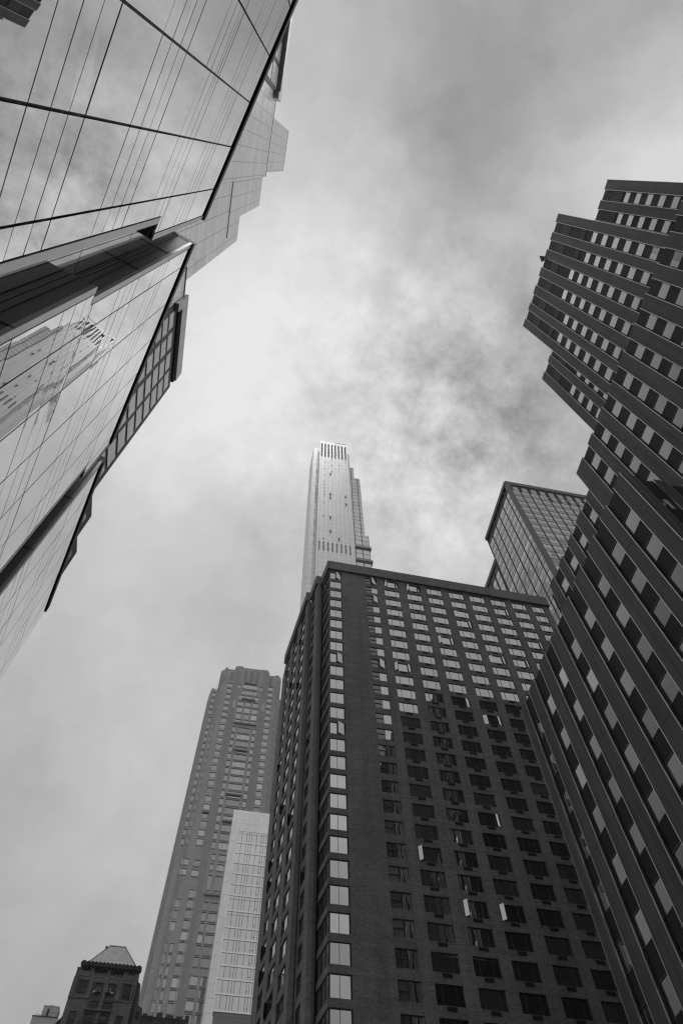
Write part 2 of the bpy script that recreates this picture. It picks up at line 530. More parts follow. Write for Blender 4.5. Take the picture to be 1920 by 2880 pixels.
def placed(name, me, parent, wloc, rot):
    """shared mesh placed at a world point with a turn about z, under a thing"""
    o = bpy.data.objects.new(name, me)
    col.objects.link(o)
    o.parent = parent
    o.location = Vector(wloc) - parent.location
    o.rotation_euler = (0, 0, rot)
    return o

def child_mesh(name, me, parent):
    o = bpy.data.objects.new(name, me)
    col.objects.link(o)
    o.parent = parent
    return o

def structure(name, mb, m):
    o = bpy.data.objects.new(name, mb.mesh(name, m)); col.objects.link(o); o['kind'] = 'structure'
    return o

def tag(o, label, cat, group=None):
    o['label'] = label; o['category'] = cat
    if group:
        o['group'] = group
    return o

class Windows:
    """collects windows of one building; the 100 that show largest become parts of their own, the rest one stuff part"""
    def __init__(s, root, limit=98):
        s.root = root; s.items = []; s.limit = limit
    def add(s, meshes, loc, rot, w, h):
        """meshes: list of (name, mesh); the first is the window, the others its sub-parts"""
        d = (math.cos(rot), math.sin(rot))
        pts = [project((loc[0] + d[0] * a, loc[1] + d[1] * a, loc[2] + b)) for a, b in ((-w / 2, 0), (w / 2, 0), (w / 2, h), (-w / 2, h))]
        area = 0.0
        if all(p is not None for p in pts):
            ins = sum(1 for p in pts if -40 < p[0] < 1960 and -40 < p[1] < 2920)
            for i in range(4):
                a, b = pts[i], pts[(i + 1) % 4]
                area += a[0] * b[1] - b[0] * a[1]
            area = abs(area) / 2 * (1 if ins >= 2 else (0.3 if ins else 0.0))
            if not ins:
                area = 0.0
        s.items.append((area, meshes, loc, rot))
    def build(s):
        s.items.sort(key=lambda q: -q[0])
        own = [q for q in s.items[:s.limit] if q[0] > 0]
        rest = s.items[len(own):]
        for a, meshes, loc, rot in own:
            w = placed(meshes[0][0], meshes[0][1], s.root, loc, rot)
            for nm, me in meshes[1:]:
                child_mesh(nm, me, w)
        # merged remainder
        if rest:
            V = []; Fc = []; MI = []; mats = []
            for a, meshes, loc, rot in rest:
                c, sn = math.cos(rot), math.sin(rot)
                for nm, me in meshes:
                    for mm in me.materials:
                        if mm not in mats:
                            mats.append(mm)
                    n0 = len(V)
                    for v in me.vertices:
                        x, y, z = v.co
                        V.append((loc[0] + c * x - sn * y, loc[1] + sn * x + c * y, loc[2] + z))
                    for p in me.polygons:
                        Fc.append(tuple(n0 + k for k in p.vertices)); MI.append(mats.index(me.materials[p.material_index]))
            me = bpy.data.meshes.new('window')
            me.from_pydata(V, [], Fc)
            for mm in mats:
                me.materials.append(mm)
            me.polygons.foreach_set('material_index', MI)
            part('window', me, None, s.root, stuff=True)

# ------------------------------------------------------------------ ground
g = MB(); g.quad((-3000, -3000, 0), (3000, -3000, 0), (3000, 3000, 0), (-3000, 3000, 0))
structure('ground', g, M['asphalt'])
BR = Face(0, 0, -17)          # the diagonal street
g = MB()
g.prism([BR.p(-60, -3.3, 0)[:2], BR.p(-60, 2.2, 0)[:2], BR.p(70, 2.2, 0)[:2], BR.p(70, -3.3, 0)[:2]][::1], 0.0, 0.14)
structure('pavement', g, M['concrete'])
g = MB(); g.box(22.5, 28.0, -40, 48, 0.0, 0.14)
structure('pavement', g, M['concrete'])
g = MB()
for k in range(-6, 8):
    BR.box(g, k * 9, k * 9 + 3, 9.0, 9.15, 0.004, 0.008)
structure('road_marking', g, M['paint'])

# ================================================================== 1. mirrored glass building on the left
def mirrored_building():
    G = Face(0, 0, -17)        # facade frame; t = -3.43 is the glass
    T = -3.43; TR = -4.02
    root = thing('glass_building', 'mirror glass building with a slanting roof edge and louvred metal upper storeys, at the left', 'office building', G.p(5, -9, 0))
    ZB = 1.6
    bold = [1.0, 0.859, 0.718, 0.568, 0.405, 0.243, 0.08, -0.057]
    hz = []                    # (z, gap)
    for a, b in zip(bold[1:], bold[:-1]):
        f = b - a
        for q, gp in ((0.0, 0.055), (0.54, 0.032), (0.70, 0.032), (0.85, 0.032)):
            hz.append((ZB + 28 * (a + f * q), gp))
    hz.append((ZB + 28.0, 0.0))
    hz.sort()
    vs = [-0.016 * 28 + 1.54 * k for k in range(-12, 18)]
    body = MB()
    body.prism([G.p(-26, TR - 0.06, 0)[:2], G.p(23.85, TR - 0.06, 0)[:2], G.p(23.85, -14, 0)[:2], G.p(-26, -14, 0)[:2]][::1], 0, ZB + 27.7)
    part('wall', body, M['joint'], root)
    # recess glass between the facets
    rec = MB()
    zs = [ZB + 28 * b for b in bold][::-1]
    for (a0, a1) in ((2.2, 3.1), (3.12, 4.0), (4.02, 4.66), (4.68, 6.0), (12.6, 13.7), (13.72, 14.6), (14.62, 16.0)):
        for z0, z1 in zip(zs[:-1], zs[1:]):
            th = rng.normal(0, 0.0012)
            rec.quad(G.p(a0, TR, z0 + .02), G.p(a1, TR + th, z0 + .02), G.p(a1, TR + th, z1 - .02), G.p(a0, TR, z1 - .02))
    part('recess_glazing', rec, M['recess_glass'], root)
    facets = [
        # blocks (z0, z1, s0, s1)
        [(0, 21.4, -26, 3.36), (21.4, 29.6, -26, 3.84)],
        [(0, 17.35, 4.51, 13.46), (17.35, 25.8, 4.78, 13.46), (25.8, 29.6, 4.78, 14.0)],
        [(0, 19.0, 15.2, 23.86), (19.0, 29.6, 14.95, 23.86)],
    ]
    G0 = G
    G1 = Face(0, 0, -17.45)
    pv = G0.p(3.84, T, 0); pw = G1.p(3.84, T, 0); G1.o = (pv[0] - pw[0], pv[1] - pw[1])
    G2 = Face(0, 0, -15.75)
    pv = G0.p(14.95, T, 0); pw = G2.p(14.95, T, 0); G2.o = (pv[0] - pw[0], pv[1] - pw[1])
    for fi, blocks in enumerate(facets):
        G = (G1, G0, G2)[fi]
        back = MB(); pan = MB(); edge = MB()
        for (z0, z1, s0, s1) in blocks:
            G.box(back, s0 + 0.012, s1 - 0.012, TR + 0.01, T - 0.045, z0, z1 - 0.004)
            tr = 0.19
            e0 = s0 + (tr if fi > 0 else 0); e1 = s1 - (tr if fi < 2 else 0.03)
            if fi > 0:
                G.box(edge, s0, s0 + tr - 0.015, T - 0.10, T + 0.004, z0, z1 - 0.002)
            if fi < 2:
                G.box(edge, s1 - tr + 0.015, s1, T - 0.10, T + 0.004, z0, z1 - 0.002)
            cols = [v for v in vs if e0 + 0.15 < v < e1 - 0.15]
            cb = [e0] + cols + [e1]
            for a0, a1 in zip(cb[:-1], cb[1:]):
                ga = 0.024 if fi == 0 else 0.020
                for (h0, g0), (h1, g1) in zip(hz[:-1], hz[1:]):
                    y0 = max(h0 + g0 / 2, z0); y1 = min(h1 - g1 / 2, z1)
                    if y1 - y0 < 0.05:
                        continue
                    q = rng.normal(0, 0.0016, 4)
                    pan.quad(G.p(a0 + ga, T + q[0], y0), G.p(a1 - ga, T + q[1], y0), G.p(a1 - ga, T + q[2], y1), G.p(a0 + ga, T + q[3], y1))
        b = part('facade_bay', back, M['dark_return'], root)
        if fi > 0:
            sm = MB()
            for (z0, z1, s0, s1) in blocks[:2]:
                for zz in [ZB + 28 * q for q in bold]:
                    if z0 < zz < z1:
                        G.box(sm, s0 - .006, s0 + .02, TR + .03, T - .005, zz - .012, zz + .012)
                G.box(sm, s0 - .005, s0 + .01, TR + .17, TR + .185, z0 + .01, z1 - .01)
            part('seam', sm, M['black'], b)
        part('glazing', pan, M['mirror'], b)
        part('edge_trim', edge, M['steel'], b) if edge.v else None
        cp = MB()
        s0 = blocks[-1][2]; s1 = blocks[-1][3]
        G.box(cp, s0, s1, TR, T + 0.06, 29.42, 29.92)
        part('coping', cp, M['black'], root)
    cp = MB(); G.box(cp, 3.85, 4.77, TR - 0.1, TR + 0.05, 29.4, 29.7); G.box(cp, 14.01, 14.94, TR - 0.1, TR + 0.05, 29.4, 29.7)
    part('coping', cp, M['black'], root)
    # soffit panels with seams in the slots
    # ---- tower set back above the podium, square to the street grid
    def blk(name, x, y0, y1, z, m, depth=18, z0=24, cap=True, capm=None):
        mb = MB(); mb.box(x - depth, x, y0, y1, z0, z)
        o = part(name, mb, m, root)
        if cap:
            c = MB(); c.box(x - depth, x + 0.05, y0 - 0.0, y1 + 0.0, z, z + 0.28)
            part('parapet_cap', c, capm or M['black'], root)
        return o
    blk('tower_wall', -10.8, -40, 3.62, 133.2, M['pin'])
    blk('tower_wall', -12.4, -6.3, 3.35, 205.5, M['pin'], 14)
    blk('tower_wall', -11.5, 3.63, 8.6, 136.4, M['pin'], 17, cap=False)
    blk('tower_wall', -11.52, 8.61, 11.95, 107.6, M['pin'], 17, cap=False)
    blk('tower_wall', -10.82, 3.64, 9.9, 89.5, M['pin'], 4)
    blk('tower_wall', -10.7, 9.91, 12.3, 63.4, M['pin'], 17)
    blk('tower_wall', -10.72, 12.31, 19.9, 60.9, M['louvre_dark'], 17, cap=False)
    blk('tower_wall', -12.1, 19.91, 24.3, 43.6, M['louvre_dark'], 12, cap=False)
    blk('tower_wall', -12.4, 24.31, 26.1, 41.6, M['louvre_dark'], 12, cap=False)
    # overhanging roof frame over the louvred screen
    fr = MB(); fr.box(-10.69, -10.38, 12.34, 19.5, 61.6, 64.2); fr.box(-10.69, -10.38, 12.34, 13.05, 59.9, 61.6)
    part('roof_frame', fr, M['pin_fine'], root)
    fr = MB(); fr.box(-27, -10.70, 12.34, 19.88, 62.2, 64.1)
    part('roof_frame', fr, M['louvre_dark'], root)
    # pale louvre panels in running rows
    ln = [(12.95, 14.25, 57.88, 59.75), (14.68, 15.97, 57.6, 59.45), (16.38, 17.72, 57.33, 59.2), (18.05, 19.42, 57.1, 58.95)]
    for r in range(9):
        sh = 0.0 if r % 2 == 0 else 0.05
        for (a0, a1, z0, z1) in ln:
            zz0 = 57.85 - 2.32 * r; zz1 = zz0 + 1.72
            mb = MB(); mb.box(-10.73, -10.675, a0 + sh, a1 + sh, zz0, zz1)
            part('louvre_panel', mb, M['louvre_pale'], root)
    for (y0, y1, x, zt) in ((20.3, 21.7, -12.1, 42.2), (22.3, 23.7, -12.1, 42.2), (24.6, 25.6, -12.4, 40.4)):
        for r in range(3):
            mb = MB(); mb.box(x - 0.02, x + 0.03, y0, y1, zt - 2.3 * r - 1.7, zt - 2.3 * r)
            part('louvre_panel', mb, M['louvre_pale'], root)
    # southern louvred screen with its frame
    fr = MB(); fr.box(-10.79, -9.97, -40, -7.9, 130.2, 133.7); fr.box(-10.79, -9.97, -9.0, -7.9, 127.5, 130.2)
    part('roof_frame', fr, M['pin_fine'], root)
    sc = MB(); sc.box(-10.79, -10.66, -40, -8.75, 96, 132.6)
    part('screen_wall', sc, M['louvre_dark'], root)
    for k in range(6):
        for r in range(2):
            y1 = -9.4 - 3.3 * k
            for q in range(4):
                mb = MB(); z0 = 128.6 - 11.5 * r - 2.6 * q
                mb.box(-10.68, -10.62, y1 - 2.6, y1, z0 - 2.1, z0)
                part('louvre_panel', mb, M['louvre_pale'], root)

mirrored_building()

# ================================================================== 2. dark granite tower on the right
def dark_tower():
    root = thing('dark_tower', 'dark stepped office tower with upright granite piers and black spandrels, at the right', 'office building', (60, 10, 0))
    FL = 4.135; S0 = 48.45; OP = 2.12
    XE = 98
    core = MB()
    for bx_ in ((28.9, XE, 18.55, 44.55, 0, 53.95), (36.4, XE + .1, -22, 26.86, 0, 77.5), (38.7, XE - .1, 26.87, 44.5, 0, 77.52), (39.7, XE - .2, -0.7, 18.3, 77.6, 126.5), (46.3, XE - .3, -7.2, -0.71, 77.6, 126.52), (46.3, XE - .3, 18.31, 27.0, 77.6, 126.52)):
        core = MB(); core.box(*bx_)
        part('wall', core, M['spandrel'], root)
    for bx_ in ((39.72, 46.2, 18.25, 18.34, 77.6, 126.4), (39.72, 46.2, -0.74, -0.65, 77.6, 126.4), (36.42, 39, 26.8, 26.9, 40, 77.4)):
        core = MB(); core.box(*bx_); part('side_wall', core, M['pier'], root)
    wins = Windows(root, 98)
    # window mesh in local coords: x along, y inward, z up (origin sill centre)
    def win_mesh(w):
        fr = MB(); t = 0.10
        fr.box(-w / 2, -w / 2 + t, 0.15, 0.42, 0, OP); fr.box(w / 2 - t, w / 2, 0.15, 0.42, 0, OP)
        fr.box(-w / 2 + t, w / 2 - t, 0.18, 0.42, 0, 0.08); fr.box(-w / 2 + t, w / 2 - t, 0.18, 0.42, OP - 0.1, OP)
        gl = MB(); gl.quad((-w / 2 + t, 0.225, 0.08), (w / 2 - t, 0.225, 0.08), (w / 2 - t, 0.225, OP - 0.1), (-w / 2 + t, 0.225, OP - 0.1))
        return [('window', fr.mesh('window', M['frame'])), ('pane', gl.mesh('pane', M['office_glass']))]
    wm = {}
    def tier(X, piers, ztop, k0, k1, south_end=None, off=0.0, zbot=0.0, louv=None, wcap=True):
        """west face at x = X; piers as (y0, y1); windows on floors k0..k1"""
        piers = sorted(piers)
        for (a, b) in piers:
            p = MB(); p.box(X, X + 0.66, a, b, zbot, ztop)
            # panel joints
            po = part('pier', p, M['pier'], root)
            t = MB()
            t.box(X - 0.035, X + 0.05, a - 0.055, a, zbot, ztop); t.box(X - 0.035, X + 0.05, b, b + 0.055, zbot, ztop)
            part('edge_trim', t, M['trim'], po)
            j = MB()
            for q in range(int((ztop - zbot) / (FL * 3)) + 1):
                z = S0 + off + FL * (k1 - 3 * q) - 0.4
                if zbot < z < ztop:
                    j.box(X - 0.004, X + 0.01, a + 0.001, b - 0.001, z, z + 0.05)
            if j.v:
                part('joint', j, M['joint'], po)
        for (a, b), (c, d) in zip(piers[:-1], piers[1:]):
            y0, y1 = b + 0.055, c - 0.055
            w = y1 - y0
            key = round(w, 2)
            if key not in wm:
                wm[key] = win_mesh(key)
            sp = MB(); cuts = []; WFc = Face(X, 0, 180)
            nl = 0
            if louv:
                nl = louv.get(piers.index((a, b)), 0)
            top_k = k1 - nl
            zp = ztop - 0.05
            for k in range(top_k, k0 - 1, -1):
                sill = S0 + off + FL * k; head = sill + OP
                if head >= zp:
                    continue
                if sill < zbot + 0.3:
                    break
                cuts.append((sill, head)); zp = sill
                wins.add(wm[key], (X, (y0 + y1) / 2, sill), R(-90), w, OP)
            sp.comb(WFc, -y1, -y0, cuts, -0.75, -0.55, -0.20, zbot, ztop - 0.05)
            part('spandrel', sp, M['spandrel'], root)
            if nl:
                lv = MB()
                for q in range(nl):
                    zc = ztop - (8.4 if q == 0 else 15.6); hh = 3.9 if q == 0 else 1.9
                    n = int(hh / 0.42)
                    yy1 = y1 - 0.02 if q == 0 else y1 - 0.05
                    lv.box(X + 0.15, X + 0.19, y0 + 0.03, yy1, zc, zc + hh)
                lo = part('louvre', lv, M['grille'], root)
                bl = MB()
                for q in range(nl):
                    zc = ztop - (8.4 if q == 0 else 15.6); hh = 3.9 if q == 0 else 1.9
                    for r in range(4 if q == 0 else 5):
                        yy = y0 + 0.06 + (w - 0.12) * (r + 0.5) / (4 if q == 0 else 5)
                        bl.box(X + 0.11, X + 0.15, yy - 0.03, yy + 0.03, zc, zc + hh)
                part('blade', bl, M['gt_frame'], lo)
    hC, hB, h1 = 52.4, 76.0, 125.0
    C = [(.3403, .3666), (.4000, .4240), (.4575, .4866), (.5190, .5496), (.5822, .6142), (.6462, .6774), (.7086, .7390), (.7716, .7998), (.8260, .8500)]
    tier(28.2, [(a * hC, b * hC) for a, b in C], 54.0, -11, 0)
    Bp = [(-.2490 + .0423 * k - .0, -.2490 + .0423 * k + .0190) for k in range(0, 5)]
    B = [(-.0526, -.0360), (-.0141, .0058), (.0286, .0474), (.0699, .0900), (.1120, .1325), (.1535, .1745), (.1982, .2174), (.2408, .2615), (.2837, .3018), (.3260, .3535)]
    B = [(-.2230, -.2030), (-.1805, -.1605), (-.1380, -.1180), (-.0955, -.0760)] + B
    tier(35.7, [(a * hB, b * hB) for a, b in B], 77.6, -9, 6)
    B3 = [(.3536, .3560), (.3716, .3936), (.4148, .4388), (.4610, .4805), (.5046, .5235), (.5480, .5680)]
    tier(38.0, [(a * hB, b * hB) for a, b in B3], 77.6, 0, 6, zbot=30)
    R1 = [(-.0057, .0048), (.0180, .0276), (.0404, .0514), (.0645, .0757), (.0889, .1005), (.1134, .1230), (.1362, .1467)]
    tier(39.0, [(a * h1, b * h1) for a, b in R1], 126.6, 4, 16, zbot=66, louv={0: 2, 1: 2, 2: 1, 3: 1, 4: 2, 5: 2})
    TP = [(-.0578, -.0459), (-.0322, -.0216), (-.0076, -.0057)]
    tier(45.3, [(a * h1, b * h1) for a, b in TP], 126.6, 4, 17, zbot=66, off=0.9, louv={0: 1, 1: 1})
    TN = [(.1468, .1490), (.1610, .1700), (.1791, .1898), (.2044, .2163)]
    tier(45.6, [(a * h1, b * h1) for a, b in TN], 126.6, 4, 16, zbot=66, louv={0: 1, 1: 1, 2: 1})
    # south faces
    def south(Y, x0, pier_x, ztop, k0, k1, zbot=0.0, depth=0.66):
        for (a, b) in pier_x:
            p = MB(); p.box(a, b, Y, Y + depth, zbot, ztop)
            po = part('pier', p, M['pier'], root)
            t = MB(); t.box(b, b + 0.055, Y - 0.035, Y + 0.05, zbot, ztop)
            if a > x0 + 0.5:
                t.box(a - 0.055, a, Y - 0.035, Y + 0.05, zbot, ztop)
            part('edge_trim', t, M['trim'], po)
        for (a, b), (c, d) in zip(pier_x[:-1], pier_x[1:]):
            w = c - b - 0.11; key = round(w, 2)
            if key not in wm:
                wm[key] = win_mesh(key)
            sp = MB(); zp = ztop - 0.05; cuts = []
            for k in range(k1, k0 - 1, -1):
                sill = S0 + FL * k; head = sill + OP
                if head >= zp or sill < zbot + 0.3:
                    continue
                cuts.append((sill, head)); zp = sill
                wins.add(wm[key], ((b + c) / 2, Y, sill), 0.0, w, OP)
            sp.comb(Face(0, Y, 90), b + 0.055, c - 0.055, cuts, -0.75, -0.55, -0.20, zbot, ztop - 0.05)
            part('spandrel', sp, M['spandrel'], root)
    south(17.83, 28.2, [(28.865, 29.5), (31.15, 32.40), (34.0, 35.69)], 54.0, -4, 0)
    # roof rail on the lower wing and a rigging outrigger on the high bay
    rl = MB()
    rl.box(45.7, 45.76, -1.6, -0.75, 126.95, 127.0)
    for q in range(4):
        rl.box(45.7, 45.76, -1.6 + 0.27 * q, -1.56 + 0.27 * q, 126.6, 126.95)
    part('roof_rail', rl, M['frame'], root)
    # outrigger: a folded triangular platform held beyond the edge
    og = MB()
    a = (39.3, 6.2, 126.75); b = (38.1, 6.35, 126.8); c = (39.2, 7.0, 126.75); d = (38.8, 7.25, 126.8)
    up = Vector((0, 0, 0.08))
    for tri in ((a, b, c), (b, c, d)):
        t3 = [Vector(q) for q in tri]
        i = len(og.v)
        og.v.extend([tuple(q) for q in t3] + [tuple(q + up) for q in t3])
        for f in ((2, 1, 0), (3, 4, 5), (0, 1, 4, 3), (1, 2, 5, 4), (2, 0, 3, 5)):
            og.f.append(tuple(i + k for k in f)); og.mi.append(0)
    part('outrigger', og, M['gt_spandrel'], root)
    wins.build()

dark_tower()

# ================================================================== 3. brown brick apartment block
def brick_block():
    root = thing('brick_block', 'brown brick apartment block with a corner window on every floor and air conditioner grilles', 'apartment building', (30, 80, 0))
    h = 110.0; z1 = h + 1.6
    A = Vector((11.95, 64.82)); SF = Face(A.x, A.y, 89.55)
    t1 = (11.42, 68.6); t2 = (10.42, 68.5); t3 = (9.95, 72.5); t4 = (9.27, 72.55); t5 = (7.55, 88.1)
    E1 = SF.p(43.1, 0, 0)[:2]
    FLH = 0.02645 * h
    ZT = .9445 * h + 1.6          # head of the second row
    rows = list(range(-1, 34))
    heads = {r: ZT - FLH * r for r in rows}
    WH = 1.86
    # --- plain shell, pushed 0.5 m inside of the finished faces
    core = MB()
    core.prism([(13.2, 66.0), SF.p(42.9, -1.1, 0)[:2], (55.0, 92), (9.0, 92), (9.0, 88.0), (10.8, 73.4), (11.8, 73.0), (12.0, 69.6)], 0, z1 - 2.0)
    part('wall', core, M['frame'], root)
    # --- parapet (proud of the wall)
    pz0 = .9765 * h + 1.6
    def ring(mb, pts, thick, z0, zt):
        for p, q in zip(pts[:-1], pts[1:]):
            p = Vector(p); q = Vector(q); d = (q - p).normalized(); n = Vector((d.y, -d.x))
            a, b = p - n * thick, q - n * thick
            mb.hexa([(p.x, p.y, z0), (q.x, q.y, z0), (b.x, b.y, z0), (a.x, a.y, z0)], [(p.x, p.y, zt), (q.x, q.y, zt), (b.x, b.y, zt), (a.x, a.y, zt)])
    pp = MB()
    def off(p, dx, dy):
        return (p[0] + dx, p[1] + dy)
    outer = [off(t5, -.0, .3), off(t4, 0, 0), off(t3, 0, 0), off(t2, 0, 0), off(t1, 0, 0), tuple(A), E1, (E1[0] + 0.1, E1[1] + 26)]
    ring(pp, outer, 0.5, pz0, z1)
    part('parapet', pp, M['brick_pier'], root)
    cp = MB(); ring(cp, [(x - .0, y) for x, y in outer], 0.6, z1, z1 + 0.10)
    part('coping', cp, M['frame'], root)
    bx = MB()
    bx.prism([(12.5, 65.4), (E1[0] - .3, E1[1] + .6), (54.4, 91.6), (8.5, 91.6), (10.6, 73)], z1 - 2.2, z1 - 1.2)
    part('roof', bx, M['asphalt'], root)
    # --- south face: piers proud, spandrels, windows
    cols = [(6.93, 9.22), (10.53, 13.33), (14.76, 17.52), (18.79, 21.61), (23.05, 25.85), (27.07, 29.98), (31.22, 34.11), (35.33, 38.16), (39.35, 41.73)]
    T0 = -0.35                     # parapet stands out 0.35 from the wall plane
    zb = 0.0
    pier_s = [(2.62, cols[0][0])] + [(a[1], b[0]) for a, b in zip(cols[:-1], cols[1:])] + [(cols[-1][1], 43.0)]
    for (a, b) in pier_s:
        mb = MB(); SF.box(mb, a, b, -0.9, T0, zb, pz0)
        part('pier', mb, M['brick_pier'], root)
    wins = Windows(root, 96)
    def spandrels(F, a0, a1, t, nm='spandrel', lo=-1, hi=33, wh=WH, m='brick'):
        mb = MB()
        mb.comb(F, a0, a1, [(heads[r] - wh, heads[r]) for r in range(-1, hi) if heads[r] - wh > 2], -1.0, t - 0.45, t, 0, pz0)
        part(nm, mb, M[m], root)
    # window meshes: x along, y inward from the wall plane, z up from the sill
    def w_three(w, h_, op=(0, 0), split=(0.24, 0.76), dim=False):
        fr = MB(); gl = MB(); t = 0.03; D0 = 0.07
        fr.box(-w / 2, w / 2, D0 - .03, D0 + .12, 0, t); fr.box(-w / 2, w / 2, D0 - .03, D0 + .12, h_ - t - 0.05, h_)
        xs = [-w / 2, -w / 2 + w * split[0], -w / 2 + w * split[1], w / 2] if split else [-w / 2, 0, w / 2]
        for x in xs[1:-1]:
            fr.box(x - t / 2, x + t / 2, D0 - .03, D0 + .12, t, h_ - t - 0.05)
        fr.box(xs[0], xs[0] + t, D0 - .03, D0 + .12, t, h_ - t - .05); fr.box(xs[-1] - t, xs[-1], D0 - .03, D0 + .12, t, h_ - t - .05)
        n = len(xs) - 1
        for i in range(n):
            a, b = xs[i] + t * .8, xs[i + 1] - t * .8
            lo, hi = t, h_ - t - .05
            o = 0
            if i == 0: o = op[0]
            if i == n - 1: o = op[1]
            y = D0 + .03 + random.uniform(-.004, .004)
            if dim and i == 0:
                dm = MB(); dm.quad((a, y, lo), (b, y, lo), (b, y, hi), (a, y, hi))
                dimo = ('pane', dm.mesh('pane', M['dim_glass']))
            elif o:
                ang = R(o); L = b - a
                if i == 0:    # hinged on the left, swings out
                    p, q = (a, y), (a + L * math.cos(ang), y - L * math.sin(ang))
                else:
                    q, p = (b, y), (b - L * math.cos(ang), y - L * math.sin(ang))
                gl.quad((p[0], p[1], lo), (q[0], q[1], lo), (q[0], q[1], hi), (p[0], p[1], hi))
                fr.box(a, b, D0 + .10, D0 + .12, lo, hi)
            else:
                tl = random.uniform(-.003, .003)
                gl.quad((a, y, lo), (b, y + tl, lo), (b, y + tl, hi), (a, y, hi))
        return [('window', fr.mesh('window', M['sash'])), ('pane', gl.mesh('pane', M['room_glass']))] + ([dimo] if dim else [])
    ac = MB(); ac.box(-0.5, 0.5, -0.03, 0.3, -0.44, -0.06)
    for q in range(4):
        ac.box(-0.47, 0.47, -0.045, -0.03, -0.41 + 0.085 * q, -0.385 + 0.085 * q)
    acm = ac.mesh('air_conditioner', M['grille'])
    opens = {(-1, 1): (44, 26), (-1, 2): (44, 26), (7, 1): (44, 24), (4, 3): (44, 24), (2, 4): (0, 22), (1, 4): (10, 0), (5, 5): (12, 22), (5, 6): (0, 24), (3, 7): (0, 22), (0, 6): (0, 20), (10, 4): (14, 24),
             (18, 1): (44, 0), (20, 2): (44, 0), (20, 3): (44, 0), (16, 3): (0, 28), (9, 3): (0, 18)}
    cache = {}
    for ci, (a, b) in enumerate(cols):
        F = SF
        w = round(b - a, 2)
        spandrels(F, a, b, T0 - 0.05)
        for r in rows:
            hd = heads[r]
            if hd - WH < 2:
                continue
            if ci == 0:
                o = (0, 26 if r in (-1, 1, 7) else 0)
                key = ('c1', w, o)
                if key not in cache:
                    lst = w_three(w, WH, o, None, True)
                    bar = MB(); bar.box(-w / 2 + .06, -.03, 0.03, 0.09, 0.86, 0.94)
                    bar.box(-w / 2 + .06, -w / 2 + .1, 0.03, 0.09, 0.1, 0.86)
                    lst.append(('sash_bar', bar.mesh('sash_bar', M['sash'])))
                    cache[key] = lst
                lst = cache[key]
            else:
                o = opens.get((r, ci), (0, 0))
                key = (w, o, random.randint(0, 3))
                if key not in cache:
                    cache[key] = w_three(w, WH, o) + [('air_conditioner', acm)]
                lst = cache[key]
            wins.add(lst, SF.p((a + b) / 2, T0 - 0.05, hd - WH), SF.rot, w, WH)
    # --- corner windows: south leg and west leg on every floor
    CW = 2.12; cz = .9703 * h + 1.6
    WF = Face(t1[0], t1[1], 171.9)        # t1 -> A, outward is west
    lenW = (Vector(t1) - A).length
    heads_c = [cz - FLH * k for k in range(36)]
    cuts = [(q - CW, q) for q in heads_c if q - CW > 2]
    sp = MB(); sp.comb(SF, 0.36, 2.62, cuts, -1.0, T0 - .45, T0 - .02, 0, pz0); part('spandrel', sp, M['brick'], root)
    sp = MB(); sp.comb(WF, 0.0, lenW - 0.37, cuts, -1.0, T0 - .45, T0 - .02, 0, pz0); part('spandrel', sp, M['brick'], root)
    cm = [w_three(2.1, CW, (0, 0), None), w_three(2.1, CW, (0, 24), None), w_three(2.1, CW, (0, 0), None)]
    cwm = [w_three(lenW - 0.55, CW, (0, 0), (0.3, 0.7))]
    for k, hd in enumerate(heads_c):
        if hd - CW < 2:
            break
        wins.add(cm[1] if k in (0, 8, 13) else cm[(k % 2) * 2], SF.p(1.46, T0 - 0.02, hd - CW), SF.rot, 2.1, CW)
        wins.add(cwm[0], WF.p(lenW / 2 - .05, T0 - 0.02, hd - CW), WF.rot, lenW - .5, CW)
    post = MB()
    post.prism([(A.x + .42, A.y + .38), (A.x + .55, A.y + .38), (A.x + .55, A.y + .52), (A.x + .38, A.y + .52)], 0, pz0)
    part('corner_post', post, M['sash'], root)
    # --- west face: two short teeth and the long run
    def west(p0, p1, windows, piers, wh):
        F = Face(p0[0], p0[1], math.degrees(math.atan2(p1[0] - p0[0], p1[1] - p0[1])))
        for a, b in piers:
            mb = MB(); F.box(mb, a, b, -0.9, T0, 0, pz0); part('pier', mb, M['brick_pier'], root)
        for a, b in windows:
            spandrels(F, a, b, T0 - .06, wh=wh)
            w = round(b - a, 2)
            key = ('w', w)
            for r in rows:
                hd = heads[r]
                if hd - wh < 2:
                    continue
                o = (0, 0) if random.random() < 0.85 else (35, 0)
                k2 = (w, o, 'w')
                if k2 not in cache:
                    cache[k2] = w_three(w, wh, o)
                wins.add(cache[k2], F.p((a + b) / 2, T0 - .06, hd - wh), F.rot, w, wh)
    L3 = (Vector(t5) - Vector(t4)).length
    west(t5, t4, [(1.0, 3.6), (5.6, 9.0), (10.9, 14.1)], [(-.1, 1.0), (3.6, 5.6), (9.0, 10.9), (14.1, L3 - .02)], 1.86)
    west(t3, t2, [(0.35, 2.3)], [(0.0, 0.35), (2.3, 4.0)], 1.86)
    # returns (facing south)
    for (p, q) in ((t4, t3), (t2, t1)):
        F = Face(p[0], p[1], math.degrees(math.atan2(q[0] - p[0], q[1] - p[1])))
        L = (Vector(p) - Vector(q)).length
        mb = MB(); F.box(mb, 0.36, L + 0.3, -0.5, T0 + .02, 0, pz0 - .002); part('return_wall', mb, M['brick'], root)
    # east end
    mb = MB(); mb.box(E1[0] - .9, E1[0] - .36, E1[1] + .4, E1[1] + 26, 0, pz0); part('side_wall', mb, M['brick'], root)
    mb = MB(); mb.box(7.9, 54, 88.2, 92.4, 0, pz0); part('rear_wall', mb, M['brick'], root)
    wins.build()

brick_block()

